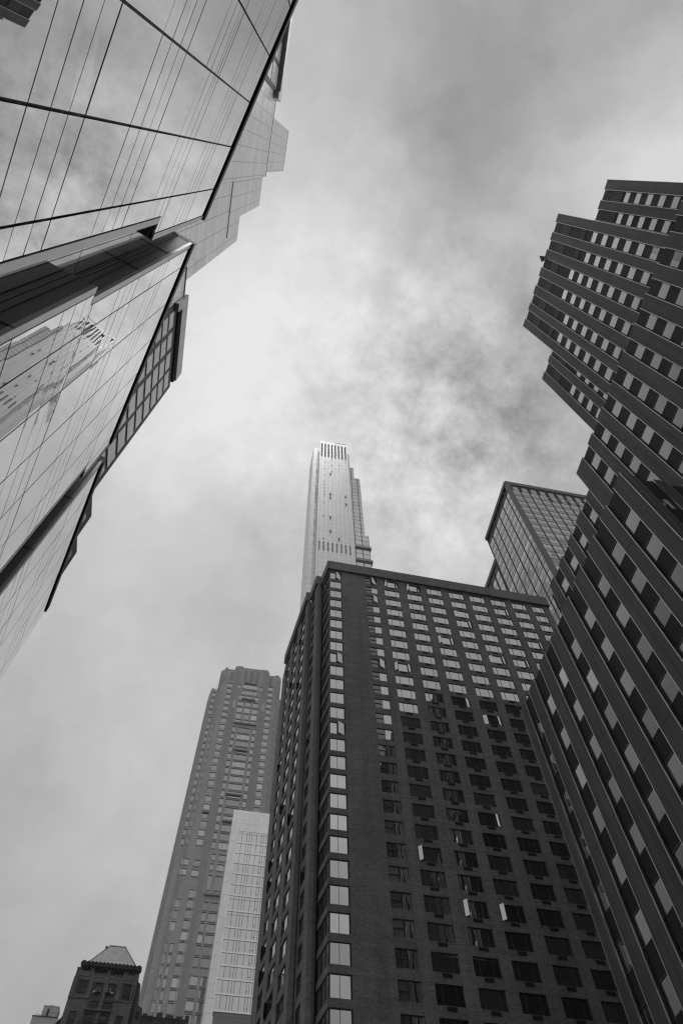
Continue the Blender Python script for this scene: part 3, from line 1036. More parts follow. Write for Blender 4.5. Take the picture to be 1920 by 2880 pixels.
# ================================================================== 4. very tall slender glass tower
def tall_tower():
    root = thing('glass_skyscraper', 'very tall slender pale glass skyscraper rising behind the brown brick block', 'skyscraper', (36, 195, 0))
    H = 470.0; Y = 177.4; Z = lambda f: f * H + 1.6
    x0, x1 = 26.46, 46.15
    wl = MB(); wl.box(x0, x1, Y, Y + 34, 0, Z(.9375)); part('front_wall', wl, M['tall_glass'], root)
    # crown: piers between eight tall slots
    sx = [(.0582 + .00515 * k) * H for k in range(8)]
    cr_ = MB(); edges = [x0]
    for s in sx:
        edges += [s - .1, s + .85]
    edges.append(x1)
    for i in range(0, len(edges), 2):
        cr_.box(edges[i], edges[i + 1], Y, Y + 2.2, Z(.9375), Z(.9915))
    cr_.box(x0, x1, Y, Y + 2.2, Z(.9915), Z(1.0)); cr_.box(x0, x1, Y + 2.2, Y + 30, Z(.9375), Z(.975))
    part('crown', cr_, M['crown_panel'], root)
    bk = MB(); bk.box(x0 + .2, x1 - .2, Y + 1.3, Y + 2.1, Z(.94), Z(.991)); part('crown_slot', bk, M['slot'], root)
    fn = MB()
    for s in sx:
        for d in (-.55, 1.3):
            fn.box(s + d - .07, s + d + .07, Y - .22, Y, 0, Z(1.0) + (0.4 if d < 0 else 0))
    fn.box(x0 - .1, x0 + .15, Y - .3, Y, 0, Z(1.003))
    part('mullion_fin', fn, M['fin'], root)
    ls = MB()
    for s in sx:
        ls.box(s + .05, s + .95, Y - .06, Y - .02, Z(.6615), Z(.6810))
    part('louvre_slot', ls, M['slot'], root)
    bt = MB()
    for s in sx:
        bt.box(s + .05, s + .95, Y - .08, Y - .06, Z(.6795), Z(.6812)); bt.box(s + .1, s + .9, Y - .08, Y - .06, Z(.6612), Z(.662))
        bt.box(s - .05, s + .85, Y + .3, Y + 1.25, Z(.9895), Z(.9914))
    part('slot_cap', bt, M['black'], root)
    # west wing a little set back
    ww = MB(); ww.box(22.4, x0 - .02, Y + 4.6, Y + 21.5, 0, Z(.992)); part('west_wall', ww, M['tall_glass'], root)
    w2 = MB(); w2.box(23.6, x0 - .03, Y + 21.5, Y + 30, 0, Z(.96)); part('west_wall', w2, M['tall_glass'], root)
    # bright chamfered corner strip
    ch = MB(); ch.prism([(x1, Y), (x1 + 1.5, Y + 0.9), (x1 + 1.5, Y + 6), (x1, Y + 6)], 0, Z(.966)); part('corner_strip', ch, M['fin'], root)
    # stepped east wing
    yw = Y + 2.2
    sc = yw / Y
    for (a, b, zt) in ((47.4, 49.9, .9135), (49.9, 53.7, .878), (53.7, 55.75, .7128)):
        e = MB(); e.box(a * sc, b * sc, yw, yw + 24, 0, Z(zt) * sc); part('east_wall', e, M['tall_side'], root)
    for zt, xe in ((.6817, 56.5), (.6525, 56.6)):
        e = MB(); e.box(47.5 * sc, xe * sc, yw - .9, yw + 24.5, Z(zt) * sc - 1.1, Z(zt) * sc + .5); part('ledge', e, M['lime_dark'], root)
    # rows of small tilted vents, some open
    k = 0
    for (px, zz, kind) in ((1, .915, 0), (1, .892, 0), (1, .870, 0), (1, .848, 0), (1, .838, 0), (1, .827, 0), (1, .816, 0), (1, .805, 0), (1, .783, 0), (1, .745, 0), (1, .688, 0), (3, .930, 0), (3, .908, 0),
                           (3, .886, 0), (3, .874, 1), (3, .808, 1), (3, .798, 1), (3, .742, 1), (3, .706, 1), (5, .912, 0), (7, .9275, 0), (7, .862, 0), (7, .808, 1), (7, .786, 1), (5, .690, 1)):
        s = sx[px] - .1 + (0.0 if kind == 0 else -1.0)
        v = MB(); v.box(s, s + .9, Y - .10, Y - .03, Z(zz), Z(zz) + (.8 if kind == 0 else .7))
        part('vent', v, M['black'], root)
        if kind:
            v = MB(); v.quad((s, Y - .9, Z(zz) + .8), (s + 1.0, Y - .9, Z(zz) + .8), (s + 1.0, Y - .12, Z(zz) + 4.2), (s, Y - .12, Z(zz) + 4.2))
            part('vent_sash', v, M['white_box'], root)
    for zz in (.905, .897, .875, .846, .838, .832, .826, .820, .813, .806, .798, .775, .745, .738, .71, .69):
        v = MB(); v.box(25.2, 25.7, Y + 4.5, Y + 4.58, Z(zz), Z(zz) + 2.2); part('vent', v, M['slot'], root)
    # maintenance crane jib on the roof
    j = MB(); j.tube((37.5, Y + .5, Z(1.0) + 2.0), (45.5, Y + .5, Z(1.0) + 2.3), .18, 6)
    for q in range(4):
        j.tube((39 + 1.6 * q, Y + .5, Z(1.0)), (39 + 1.6 * q, Y + .5, Z(1.0) + 2.1), .12, 5)
    part('roof_crane', j, M['gt_frame'], root)

tall_tower()

# ================================================================== 5. glass office tower behind, right
def grid_tower():
    root = thing('glass_tower', 'grey glass tower with dark corner frame, behind the brick block and the dark tower', 'office building', (85, 90, 0))
    H = 190.0; X, Y = 68.6, 74.1; Z = lambda f: f * H + 1.6
    y1 = .4966 * H
    x1 = 112.0
    FLh = .0190 * H
    core = MB(); core.box(X + .4, x1, Y + .4, y1 - .2, 0, Z(.995)); core.box(.389 * H + .2, x1, y1 - .3, .59 * H, 0, Z(.9945))
    part('wall', core, M['gt_frame'], root)
    S = Face(X, Y, 90)
    Wf = Face(X, y1, 180)          # north to south along the west face
    def skin(F, L, bays, bay0, pitch, tag_):
        rowv = {}; vis = MB(); spn = MB(); thin = MB(); mull = MB(); bright = MB()
        nrow = 50
        for r in range(nrow):
            zt = Z(.9704) - FLh * r
            zb_ = zt - FLh
            if zb_ < 20:
                break
            F.box(spn, 0.75, L, -.38, -.03, zb_, zb_ + FLh * .36)
            F.box(thin, 0.75, L, -.03, -.005, zb_ + FLh * .355, zb_ + FLh * .375)
            F.box(thin, 0.75, L, -.03, -.005, zb_ - .02, zb_ + .07)
            for b in range(bays):
                a0 = bay0 + pitch * b; a1 = min(a0 + pitch, L)
                if a1 - a0 < .3:
                    continue
                for c in range(2):
                    u0 = a0 + (a1 - a0) * c / 2 + .03; u1 = a0 + (a1 - a0) * (c + 1) / 2 - .03
                    tl = rng.normal(0, .006)
                    pick = (tag_, r) in LIT and random.random() < LIT[(tag_, r)]
                    mb = bright if pick else (rowv.setdefault(r, MB()) if tag_ == 'w' else vis)
                    mb.quad(F.p(u0, -.06 + tl, zb_ + FLh * .36), F.p(u1, -.06 - tl, zb_ + FLh * .36), F.p(u1, -.06 - tl, zt), F.p(u0, -.06 + tl, zt))
        for b in range(bays + 1):
            a = bay0 + pitch * b
            if a < L:
                F.box(mull, a - .04, a + .04, -.2, .16, 0, Z(.9915))
        sk = part('facade', spn, M['gt_span'], root)
        if vis.v:
            part('glass_tile', vis, M['gt_vision'], sk)
        for q in rowv.values():
            part1('pane', q, M['gt_vision'], sk)
        if bright.v:
            part('blind', bright, M['gt_blind'], sk)
        part('rail', thin, M['black'], sk)
        part('mullion', mull, M['gt_frame'], sk)
    M['gt_blind'] = plain('pale_blind_glass', 0.36, 0.06, 0.5, 0.25, 0, 0.6)
    LIT = {('s', 8): .9, ('s', 10): .35, ('s', 11): .9, ('w', 9): .3, ('w', 10): .25, ('w', 12): .3, ('w', 13): .85, ('w', 15): .85, ('w', 17): .4, ('w', 18): .9, ('w', 6): .06}
    skin(S, x1 - X, 14, .0035 * H, .0150 * H, 's')
    skin(Wf, y1 - Y, 6, .0025 * H, .01795 * H, 'w')
    # louvred plant floors at the top
    lv = MB(); lg = MB()
    for b in range(9):
        a = .0035 * H + .015 * H * b
        S.box(lv, a + .35, a + .95, -.04, .02, Z(.9704), Z(.985)); S.box(lg, a + .95, a + 2.6, -.04, .01, Z(.9704), Z(.985))
        if 3 < b < 9:
            S.box(lv, a + .35, a + .95, -.04, .02, Z(.9530), Z(.9665))
    part('plant_louvre', lv, M['black'], root); part('plant_panel', lg, M['gt_spandrel'], root)
    # frame: roof beams and corner column
    fr = MB()
    S.box(fr, 0, x1 - X, -.5, .32, Z(.989), Z(1.0)); S.box(fr, .78, x1 - X, -.45, .05, Z(.985), Z(.989))
    Wf.box(fr, 0, y1 - Y, -.5, .32, Z(.9915), Z(1.0))
    part('roof_beam', fr, M['gt_frame'], root)
    cc = MB(); cc.prism([(X - .32, Y - .32), (X + .75, Y - .32), (X + .75, Y + .4), (X + .4, Y + .75), (X - .32, Y + .75)], 0, Z(.989))
    part('corner_column', cc, M['gt_frame'], root)
    # rear wing, set back
    xw = .389 * H
    Rf = Face(xw, .59 * H, 180)
    sp = MB(); gl = MB(); ml = MB(); Lw = .59 * H - y1 - .3
    for r in range(40):
        zt = Z(.9704) - FLh * r
        Rf.box(sp, .3, Lw, -.3, -.02, zt - FLh, zt - FLh * .62)
        for b in range(5):
            a0 = .35 + 3.4 * b
            gl.quad(Rf.p(a0, -.06, zt - FLh * .62), Rf.p(min(a0 + 3.3, Lw), -.06, zt - FLh * .62), Rf.p(min(a0 + 3.3, Lw), -.06, zt), Rf.p(a0, -.06, zt))
    for b in range(6):
        Rf.box(ml, .3 + 3.4 * b - .07, .3 + 3.4 * b + .07, -.2, .26, 0, Z(.99))
    wg = part('rear_facade', sp, M['gt_span'], root); part('glazing', gl, M['gt_vision'], wg); part('mullion', ml, M['gt_frame'], wg)
    fr = MB(); Rf.box(fr, 0, Lw, -.5, .3, Z(.99), Z(1.0)); part('roof_beam', fr, M['gt_frame'], root)

grid_tower()

# ================================================================== 6. limestone apartment tower
def stone_tower():
    root = thing('limestone_tower', 'tall limestone apartment tower with rounded stepped crown, behind the white glazed tower', 'apartment building', (4, 260, 0))
    Y = 244.7; z0 = 1.6
    crown = [(-11.7, 60), (-11.7, 283.1), (-11.4, 284.7), (-10.0, 285.7), (-9.8, 287.2), (-8.45, 287.8), (-8.3, 286.5), (-4.9, 286.5), (-4.85, 288.1), (-4.3, 289.4), (-3.5, 290.0), (-.7, 290.2),
             (-.4, 289.3), (9.4, 289.5), (9.5, 289.8), (12.5, 290.0), (13.7, 288.0), (13.85, 286.0), (17.2, 286.3), (17.3, 287.0), (18.8, 286.9), (20.1, 284.6), (20.3, 283.0), (20.3, 60)]
    w = MB(); w.profile([(x, z + z0) for x, z in crown], Y, Y + 26)
    part('wall', w, M['limestone'], root)
    sh = MB()
    sh.profile([(x, z + z0) for x, z in ((-15.3, 0), (-15.4, 261.8), (-15.1, 266.6), (-14.8, 268.5), (-14.6, 270.8), (-13.2, 271.1), (-13.0, 270.4), (-11.72, 270.3), (-11.72, 0))], Y + .7, Y + 24)
    part('shoulder_wall', sh, M['limestone'], root)
    sh = MB(); sh.profile([(x, z + z0) for x, z in ((20.32, 0), (20.32, 269.8), (22.2, 269.5), (22.6, 265), (25.6, 264), (25.8, 0))], Y + .7, Y + 24)
    part('shoulder_wall', sh, M['limestone'], root)
    base = MB(); base.box(-13.9, -11.72, Y - .05, Y + .7, 0, 176); base.box(-11.7, 22, Y - .05, Y, 0, 60); part('base_wall', base, M['limestone'], root)
    # fluted piers
    for (a, b, n, zt) in ((-4.1, -1.3, 5, 289.0), (10.7, 13.4, 5, 289.0), (-11.5, -9.9, 3, 283), (18.2, 20.1, 3, 283), (-15.2, -13.9, 2, 262)):
        rb = MB(); pw = (b - a) / n
        for k in range(n):
            dy = -.1 if a > -13 else .6
            rb.box(a + pw * k, a + pw * (k + .62), Y - .38 + (dy + .1), Y + (dy + .1), 0, zt + z0 - (abs(k - (n - 1) / 2) * .7))
        part('fluted_pier', rb, M['limestone_rib'], root)
    wins = Windows(root, 99)
    cache = {}
    def wm(w_, h_, parts_=1, pale=False):
        key = (round(w_, 2), round(h_, 2), parts_, pale)
        if key in cache:
            return cache[key]
        f = MB(); g = MB()
        t = .16
        f.box(-w_ / 2 - .06, w_ / 2 + .06, -.05, .0, -.16, 0); f.box(-w_ / 2 - .03, -w_ / 2 + t * .5, -.09, 0, 0, h_); f.box(w_ / 2 - t * .5, w_ / 2 + .03, -.09, 0, 0, h_)
        for k in range(1, parts_):
            x = -w_ / 2 + w_ * ((.22, .78)[k - 1] if parts_ == 3 else k / parts_)
            f.box(x - t * .6, x + t * .6, -.09, 0, 0, h_)
        f.box(-w_ / 2 - .05, w_ / 2 + .05, -.34, 0, h_, h_ + .16)
        g.quad((-w_ / 2, -.03, 0), (w_ / 2, -.03, 0), (w_ / 2, -.03, h_), (-w_ / 2, -.03, h_))
        lst = [('window', f.mesh('window', M['stone_frame'])), ('pane', g.mesh('pane', M['stone_glass']))]
        d = MB()
        n = max(2, int(w_ / .75))
        for k in range(n):
            a = -w_ / 2 + w_ * (k + .12) / n; b = -w_ / 2 + w_ * (k + .88) / n
            d.box(a, b, -.06, -.035, -.05 - .46, -.05 - .14)
        lst.append(('sill', d.mesh('sill', M['gt_frame'])))
        cache[key] = lst
        return lst
    M['stone_frame'] = plain('pale_stone_frame', 0.52, 0.05, 1, 0.6)
    pal = MB()
    fl = 4.17
    def column(x0, x1, ztop, zbot, h_, parts_=1, y=Y, pale_from=None, step=fl, alt=False):
        z = ztop; k = 0
        while z - h_ > zbot:
            wins.add(wm(x1 - x0, h_, parts_), ((x0 + x1) / 2, y, z - h_ + z0), 0, x1 - x0, h_)
            if pale_from and pale_from[0] > z > pale_from[1] and (not alt or k % 2 == 0):
                pal.box(x0 + .05, x1 - .05, y - .07, y - .01, z - step + .28 + z0, z - h_ - .36 + z0)
            z -= step; k += 1
    # upper tower
    column(-7.0, -4.5, 275.7, 178, 2.7, 1, pale_from=(251, 190))
    column(14.0, 16.5, 277.0, 178, 2.7, 1, pale_from=(252, 190))
    column(-.85, .72, 246.0, 178, 2.9); column(8.9, 10.35, 246.0, 178, 2.9)
    column(1.8, 7.7, 246.0, 178, 3.0, 3)
    column(-13.0, -11.8, 250.5, 180, 2.7, y=Y + .7); column(-11.1, -9.9, 246.2, 180, 2.7)
    column(-13.6, -12.1, 268.0, 251.5, 2.6, y=Y + .7)
    column(18.4, 19.5, 266, 178, 2.8); column(20.7, 21.7, 262, 178, 2.8, y=Y + .7)
    # crown openings: tall latticed slots
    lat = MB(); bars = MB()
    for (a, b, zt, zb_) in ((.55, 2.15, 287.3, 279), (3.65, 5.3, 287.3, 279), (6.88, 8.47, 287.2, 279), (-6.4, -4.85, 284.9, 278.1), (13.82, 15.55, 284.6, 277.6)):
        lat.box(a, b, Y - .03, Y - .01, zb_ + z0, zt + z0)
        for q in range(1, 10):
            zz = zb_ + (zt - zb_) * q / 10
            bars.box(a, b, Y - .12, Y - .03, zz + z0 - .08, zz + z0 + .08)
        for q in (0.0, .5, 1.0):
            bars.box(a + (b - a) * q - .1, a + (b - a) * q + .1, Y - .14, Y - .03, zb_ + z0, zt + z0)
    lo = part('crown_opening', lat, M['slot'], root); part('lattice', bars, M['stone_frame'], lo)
    # three-storey central windows near the top
    for (x0, x1) in ((-.4, 2.4), (3.4, 6.2), (7.1, 9.9)):
        for zt, hh in ((263.6, 2.9), (259.6, 3.4), (255.4, 3.5), (251.2, 2.5), (268.2, 3.0)):
            wins.add(wm(x1 - x0, hh, 1), ((x0 + x1) / 2, Y, zt - hh + z0), 0, x1 - x0, hh)
    column(.9, 8.3, 276.4, 268.8, 2.9, 3, step=4.4); column(-1.9, -.3, 275.8, 268.8, 2.9); column(9.6, 11.0, 275.8, 268.8, 2.9)
    # projecting ledges
    ld = MB()
    for (a, b, z) in ((-.8, 10.2, 248.2), (1.0, 8.0, 231.5), (1.2, 8.0, 206.5), (1.2, 8.0, 265.0), (1.4, 8.1, 276.9), (-7.2, -4.3, 196.2), (14, 16.6, 196), (-.6, 8, 161.0), (1.6, 8.2, 193.0)):
        ld.box(a, b, Y - .75, Y, z + z0, z + z0 + .75)
    part('ledge', ld, M['lime_dark'], root)
    # pale long panels beside the fluted piers
    pn = MB()
    for a in (-2.6, 12.0):
        pn.box(a - .1, a + 1.2, Y - .5, Y - .38, 258 + z0, 263.5 + z0)
    part('pale_panel', pn, M['pale_spandrel'], root)
    # lower tower
    column(-11.6, -8.5, 174.8, 166, 2.4, 1); column(-6.6, -3.65, 174.7, 166, 2.4, 1)
    column(-11.15, -8.6, 162.7, 160, 2.7); column(-11.05, -8.6, 158.5, 143.5, 3.0, step=4.17, pale_from=(160, 147))
    column(-6.0, -3.4, 162.6, 60, 2.9, 1, step=3.84)
    column(-10.85, -9.75, 142.75, 60, 2.8, 1, step=3.75); column(-8.8, -7.8, 142.7, 60, 2.8, 1, step=3.75)
    column(-.15, 1.4, 178, 170, 2.5); column(2.5, 5.9, 178, 170, 2.5, 3)
    column(-.2, 1.5, 158.5, 136, 2.9, step=3.9); column(2.3, 5.9, 158.5, 136, 2.9, 3, step=3.9)
    column(-.3, 2.3, 133, 60, 2.8, step=3.8); column(3.2, 6.2, 133, 60, 2.9, step=3.8)
    column(-.2, 1.4, 169, 160, 5.6, 1); column(2.5, 5.9, 169, 160, 5.6, 3)
    pa = part('spandrel_panel', pal, M['pale_spandrel'], root)
    # roof rail on the shoulder and finials along the string course
    rl = MB(); rl.box(-13.0, -11.8, Y + .72, Y + .78, 271.6 + z0, 271.68 + z0)
    for q in range(4):
        rl.box(-12.9 + .35 * q, -12.84 + .35 * q, Y + .72, Y + .78, 270.4 + z0, 271.6 + z0)
    part('roof_rail', rl, M['gt_frame'], root)
    fi = MB()
    for (x, z) in ((-9.6, 278.2), (-8.8, 278.1), (-3.9, 278), (-2.9, 278), (-2.0, 278), (-1, 278), (10.5, 277.8), (11.4, 277.8), (12.3, 277.8), (13.1, 277.8), (16.4, 277.4), (17.2, 277.4), (-11.3, 275.6), (-4.2, 267.8), (-3.1, 267.8), (11.5, 267.2), (12.5, 267.2), (2.6, 278.6), (5.9, 278.5)):
        fi.box(x - .16, x + .16, Y - .45, Y - .1, z + z0, z + z0 + .4)
    part('finial', fi, M['pale_spandrel'], root)
    wins.build()

stone_tower()

# ================================================================== 7. white glazed tower
def white_tower():
    root = thing('white_tower', 'narrow white glazed tower with long bands of pale windows, left of the brick block', 'office building', (12, 200, 0))
    S = 1.9; Y = 190.0; z0 = 1.6
    x0, x1 = 2.36 * S, 9.02 * S
    rows = [77.55, 75.25, 73.41, 71.61, 69.80, 68.02, 66.23, 63.80, 61.31, 59.65, 57.80, 56.00, 54.22, 52.34]
    wx0 = 3.55 * S
    w = MB()
    w.box(x0, wx0, Y, Y + 1, 0, 77.55 * S + z0); w.box(x0, x1, Y, Y + 1, 77.55 * S + z0, 81.59 * S + z0)
    w.box(x0, x1, Y + 1, Y + 20, 0, 81.2 * S + z0)
    w.box(wx0, x1, Y, Y + 1, 0, 48.0 * S + z0)
    part('wall', w, M['white_panel'], root)
    bd = MB()
    for z in rows[1:]:
        bd.box(wx0, x1, Y - .02, Y + .98, z * S + z0 + .07, (z + .29) * S + z0)
    bd.box(wx0, x1, Y - .02, Y + .98, 50.30 * S + z0, 50.55 * S + z0)
    part('band', bd, M['white_band'], root)
    mx = [4.32, 5.12, 5.56, 5.94, 6.77, 7.57, 7.95, 8.37]
    for i, z in enumerate(rows):
        zb_ = (rows[i + 1] + .29) * S if i + 1 < len(rows) else 50.55 * S
        zt = z * S
        g = MB(); g.quad((wx0, Y + .06, zb_ + z0), (x1, Y + .06, zb_ + z0), (x1, Y + .06, zt + z0), (wx0, Y + .06, zt + z0))
        f = MB()
        for q in mx:
            f.box(q * S - .05, q * S + .05, Y + .0, Y + .07, zb_ + z0, zt + z0)
        f.box(wx0, x1, Y + .03, Y + .10, zt + z0 - .02, zt + z0 + .06)
        f.box(7.57 * S, 7.95 * S, Y + .0, Y + .07, zb_ + z0 + .75, zb_ + z0 + .81)
        if i in (0, 6, 7):
            f.box(wx0, x1, Y + .02, Y + .065, zt + z0 - .95, zt + z0 - .90)
        wd = part('window_band', f, M['gt_frame'], root)
        part('pane', g, M['pale_glass'], wd)
    lv = MB(); lv.box(wx0 + .3, x1, Y + .1, Y + .6, 47.9 * S + z0, 50.28 * S + z0); part('plant_louvre', lv, M['grey_louvre'], root)
    ra = MB()
    for k in range(9):
        ra.tube((x0 + 1.2 + 1.45 * k, Y + .6, 81.5 * S + z0), (x0 + 1.2 + 1.45 * k, Y + .6, 81.5 * S + z0 + 1.3), .04, 5)
    ra.tube((x0 + 1.2, Y + .6, 81.5 * S + z0 + 1.2), (x1, Y + .6, 81.5 * S + z0 + 1.2), .035, 5)
    ra.tube((x0 + 1.2, Y + .6, 81.5 * S + z0 + .7), (x1, Y + .6, 81.5 * S + z0 + .7), .03, 5)
    part('roof_rail', ra, M['gt_spandrel'], root)

white_tower()

# ================================================================== 8. old brick building with a hipped roof
def old_building():
    S = 1.45; Y = 145.0; z0 = 1.6
    root = thing('hip_roof_building', 'old dark brick building with pale hipped tile roof over a bracketed cornice, lower left', 'apartment building', (-10.6 * S, Y + 6, 0))
    X = lambda v: v * S
    Z = lambda v: v * S + z0
    xl, xr = X(-14.98), X(-6.93)
    w = MB(); w.box(xl, xr, Y, Y + 12, 0, Z(53.2))
    w.box(X(-14.35), X(-7.2), Y + .5, Y + 11.5, Z(53.2), Z(54.2))
    part('wall', w, M['old_brick'], root)
    # stepped, scalloped parapet
    pr = MB()
    for a, b, zt in ((-15.02, -14.2, 53.95), (-14.2, -13.3, 53.62), (-13.3, -12.7, 54.02), (-12.7, -11.0, 53.45), (-11.0, -10.6, 53.86), (-10.6, -8.9, 53.4), (-8.9, -8.3, 53.95), (-8.3, -7.4, 53.62), (-7.4, -6.9, 53.95)):
        pr.box(X(a), X(b) - .02, Y - .12, Y + .5, Z(53.0), Z(zt))
        pr.box(X(a) - .04, X(b) + .02, Y - .18, Y + .55, Z(zt), Z(zt) + .09)
    part('parapet', pr, M['old_brick_pale'], root)
    # pilasters
    pl = MB()
    for a, b, zt, zl in ((-15.02, -14.55, 53.0, 20), (-12.95, -12.45, 53.0, 20), (-10.95, -10.6, 53.0, 20), (-9.2, -8.75, 53.0, 20), (-7.35, -6.9, 53.0, 20)):
        pl.box(X(a), X(b), Y - .16, Y, zl, Z(zt))
    pl.box(X(-15.02), X(-12.65), Y - .34, Y - .0, 20, Z(50.35)); pl.box(X(-9.25), X(-6.92), Y - .34, Y, 20, Z(50.3))
    part('pilaster', pl, M['old_brick_pale'], root)
    pb = MB()
    for a, b, zl, zt in ((-14.5, -12.96, 52.6, 53.0), (-8.74, -7.36, 52.55, 53.0), (-12.44, -10.96, 52.45, 53.0), (-10.59, -9.21, 52.45, 53.0), (-14.5, -12.96, 50.35, 50.95)):
        pb.box(X(a), X(b), Y - .06, Y, Z(zl), Z(zt))
    part('brick_panel', pb, M['old_brick_pale'], root)
    # cornice with brackets, rounded end bosses
    cn = MB(); cn.box(X(-14.5), X(-7.0), Y - .35, Y + 12.2, Z(54.25), Z(54.75))
    for k in range(15):
        xx = X(-14.3 + 7.1 * k / 14)
        cn.box(xx - .12, xx + .12, Y - .28, Y + .4, Z(53.85), Z(54.25))
        cn.box(xx - .2, xx + .2, Y - .4, Y - .1, Z(54.75), Z(54.75) + .14)
    for xx in (X(-14.4), X(-7.1)):
        cn.tube((xx, Y - .38, Z(54.5)), (xx, Y + .6, Z(54.5)), .55, 12)
    part('cornice', cn, M['old_cornice'], root)
    rf = MB()
    b = [(X(-13.9), Y - .05, Z(54.75)), (X(-7.5), Y - .05, Z(54.75)), (X(-7.5), Y + 11.5, Z(54.75)), (X(-13.9), Y + 11.5, Z(54.75))]
    kk = (Y + 3.4) / Y
    t = [(X(-11.7) * kk, Y + 3.4, Z(57.1) * kk), (X(-9.55) * kk, Y + 3.4, Z(57.1) * kk), (X(-9.55) * kk, Y + 7.5, Z(57.1) * kk), (X(-11.7) * kk, Y + 7.5, Z(57.1) * kk)]
    rf.hexa(b, t)
    ro = part('roof', rf, M['tile'], root)
    rg = MB()
    for p, q in ((b[0], t[0]), (b[1], t[1]), (t[0], t[1])):
        rg.tube(p, q, .08, 6)
    for k in range(13):
        xx = t[0][0] + (t[1][0] - t[0][0]) * k / 12
        rg.box(xx - .06, xx + .06, Y + 3.3, Y + 3.5, t[0][2], t[0][2] + .22)
    vx = Vector(b[0]).lerp(Vector(t[0]), .82)
    rg.box(vx.x - .18, vx.x + .14, vx.y - .1, vx.y + .2, vx.z, vx.z + .55)
    part('roof_ridge', rg, M['old_cornice'], ro)
    def win(a, b_, zt, zb_, blind=.45, y=Y):
        f = MB(); w_ = X(b_) - X(a)
        x0, x1 = X(a), X(b_)
        f.box(x0, x1, y - .01, y + .02, Z(zb_), Z(zt))
        f.box(x0 - .1, x1 + .1, y - .14, y - .01, Z(zb_) - .14, Z(zb_)); f.box(x0, x1, y - .10, y - .01, Z(zt) - .12, Z(zt))
        mid = Z(zt) - (Z(zt) - Z(zb_)) * .5
        f.box(x0, x1, y - .07, y - .01, mid - .05, mid + .05)
        o = part('window', f, M['grille'], root)
        g = MB(); g.quad((x0 + .08, y - .03, Z(zb_) + .05), (x1 - .08, y - .03, Z(zb_) + .05), (x1 - .08, y - .03, mid - .05), (x0 + .08, y - .03, mid - .05))
        part('pane', g, M['old_glass'], o)
        g = MB(); g.quad((x0 + .08, y - .035, mid + .05), (x1 - .08, y - .035, mid + .05), (x1 - .08, y - .035, Z(zt) - .12), (x0 + .08, y - .035, Z(zt) - .12))
        part('blind', g, M['blind'] if blind else M['old_glass'], o)
        return o
    win(-14.15, -13.25, 52.48, 51.05); win(-8.42, -7.55, 52.43, 51.02)
    a1 = win(-12.1, -11.25, 52.33, 51.15); a2 = win(-10.42, -9.5, 52.33, 51.15)
    for o, xx, s in ((a1, -11.62, -1), (a2, -10.25, 1)):
        m = MB(); m.box(X(xx) - .38, X(xx) + .38, Y - .55, Y - .08, Z(51.18), Z(51.18) + .62)
        q = part('air_conditioner', m, M['white_box'], o)
        m2 = MB(); m2.box(X(xx) - .28, X(xx) + .28, Y - .57, Y - .55, Z(51.18) + .08, Z(51.18) + .54)
        m2.box(X(xx) - .4, X(xx) + .4, Y - .5, Y - .1, Z(51.18) - .12, Z(51.18))
        part('air_conditioner', m2, M['grille'], o)
        m3 = MB(); m3.box(X(xx) + s * .62 - .24, X(xx) + s * .62 + .24, Y - .1, Y - .06, Z(51.12), Z(51.12) + .42)
        part('window_panel', m3, M['tank'], o)
    win(-12.05, -11.22, 50.12, 49.38, 0); win(-10.38, -9.52, 50.08, 49.38, 0)
    win(-14.3, -13.42, 48.72, 46.6, 0, Y - .34); win(-12.28, -11.38, 48.66, 47.2, 0); win(-10.47, -9.6, 48.65, 47.2, 0); win(-8.5, -7.66, 48.67, 46.8, 0, Y - .34)
    for k in range(1, 7):
        for a in (-14.3, -12.2, -10.4, -8.5):
            win(a, a + .9, 48.6 - 2.6 * k, 47.0 - 2.6 * k, 0, Y - (.34 if a in (-14.3, -8.5) else 0))
    # string courses and balcony
    st = MB()
    st.box(X(-15.05), X(-12.6), Y - .45, Y - .3, Z(50.3), Z(50.44)); st.box(X(-9.28), X(-6.9), Y - .45, Y - .3, Z(50.25), Z(50.4))
    st.box(X(-12.7), X(-9.2), Y - .42, Y, Z(49.05), Z(49.2))
    for k in range(12):
        xx = X(-12.6 + 3.35 * k / 11); st.box(xx - .08, xx + .08, Y - .36, Y, Z(48.92), Z(49.05))
        if k < 6:
            for bb in (-12.1, -10.4):
                x2 = X(bb) + .24 * k; st.box(x2 - .05, x2 + .05, Y - .2, Y, Z(50.2), Z(50.32))
    part('string_course', st, M['old_brick_pale'], root)
    bl = MB()
    for k in range(22):
        xx = X(-12.9) + k * .25; bl.box(xx - .02, xx + .02, Y - .7, Y - .66, Z(47.1), Z(47.9))
    for q in (47.1, 47.5, 47.9):
        bl.box(X(-12.9), X(-9.3), Y - .71, Y - .65, Z(q), Z(q) + .05)
    bl.box(X(-12.9), X(-9.3), Y - .7, Y - .0, Z(46.95), Z(47.05))
    part('balcony', bl, M['grille'], root)
    # drain pipes, side bay with shed roof
    dp = MB(); dp.tube((xl - .1, Y + .1, Z(50.3)), (xl - .1, Y + .1, Z(52.9)), .09, 6); dp.tube((xr - .25, Y - .24, 20), (xr - .25, Y - .24, Z(52.4)), .09, 6)
    part('drain_pipe', dp, M['grille'], root)
    sb = MB(); sb.profile([(X(-6.92), 0), (X(-6.92), Z(53.5)), (X(-6.55), Z(53.3)), (X(-6.45), Z(53.1)), (X(-6.2), 0)], Y + 1.5, Y + 10)
    part('side_bay', sb, M['old_brick'], root)
    sb = MB(); sb.profile([(X(-6.45), 0), (X(-6.45), Z(50.45)), (X(-5.5), Z(50.0)), (X(-5.6), 0)], Y + .4, Y + 8); part('side_bay', sb, M['old_brick'], root)
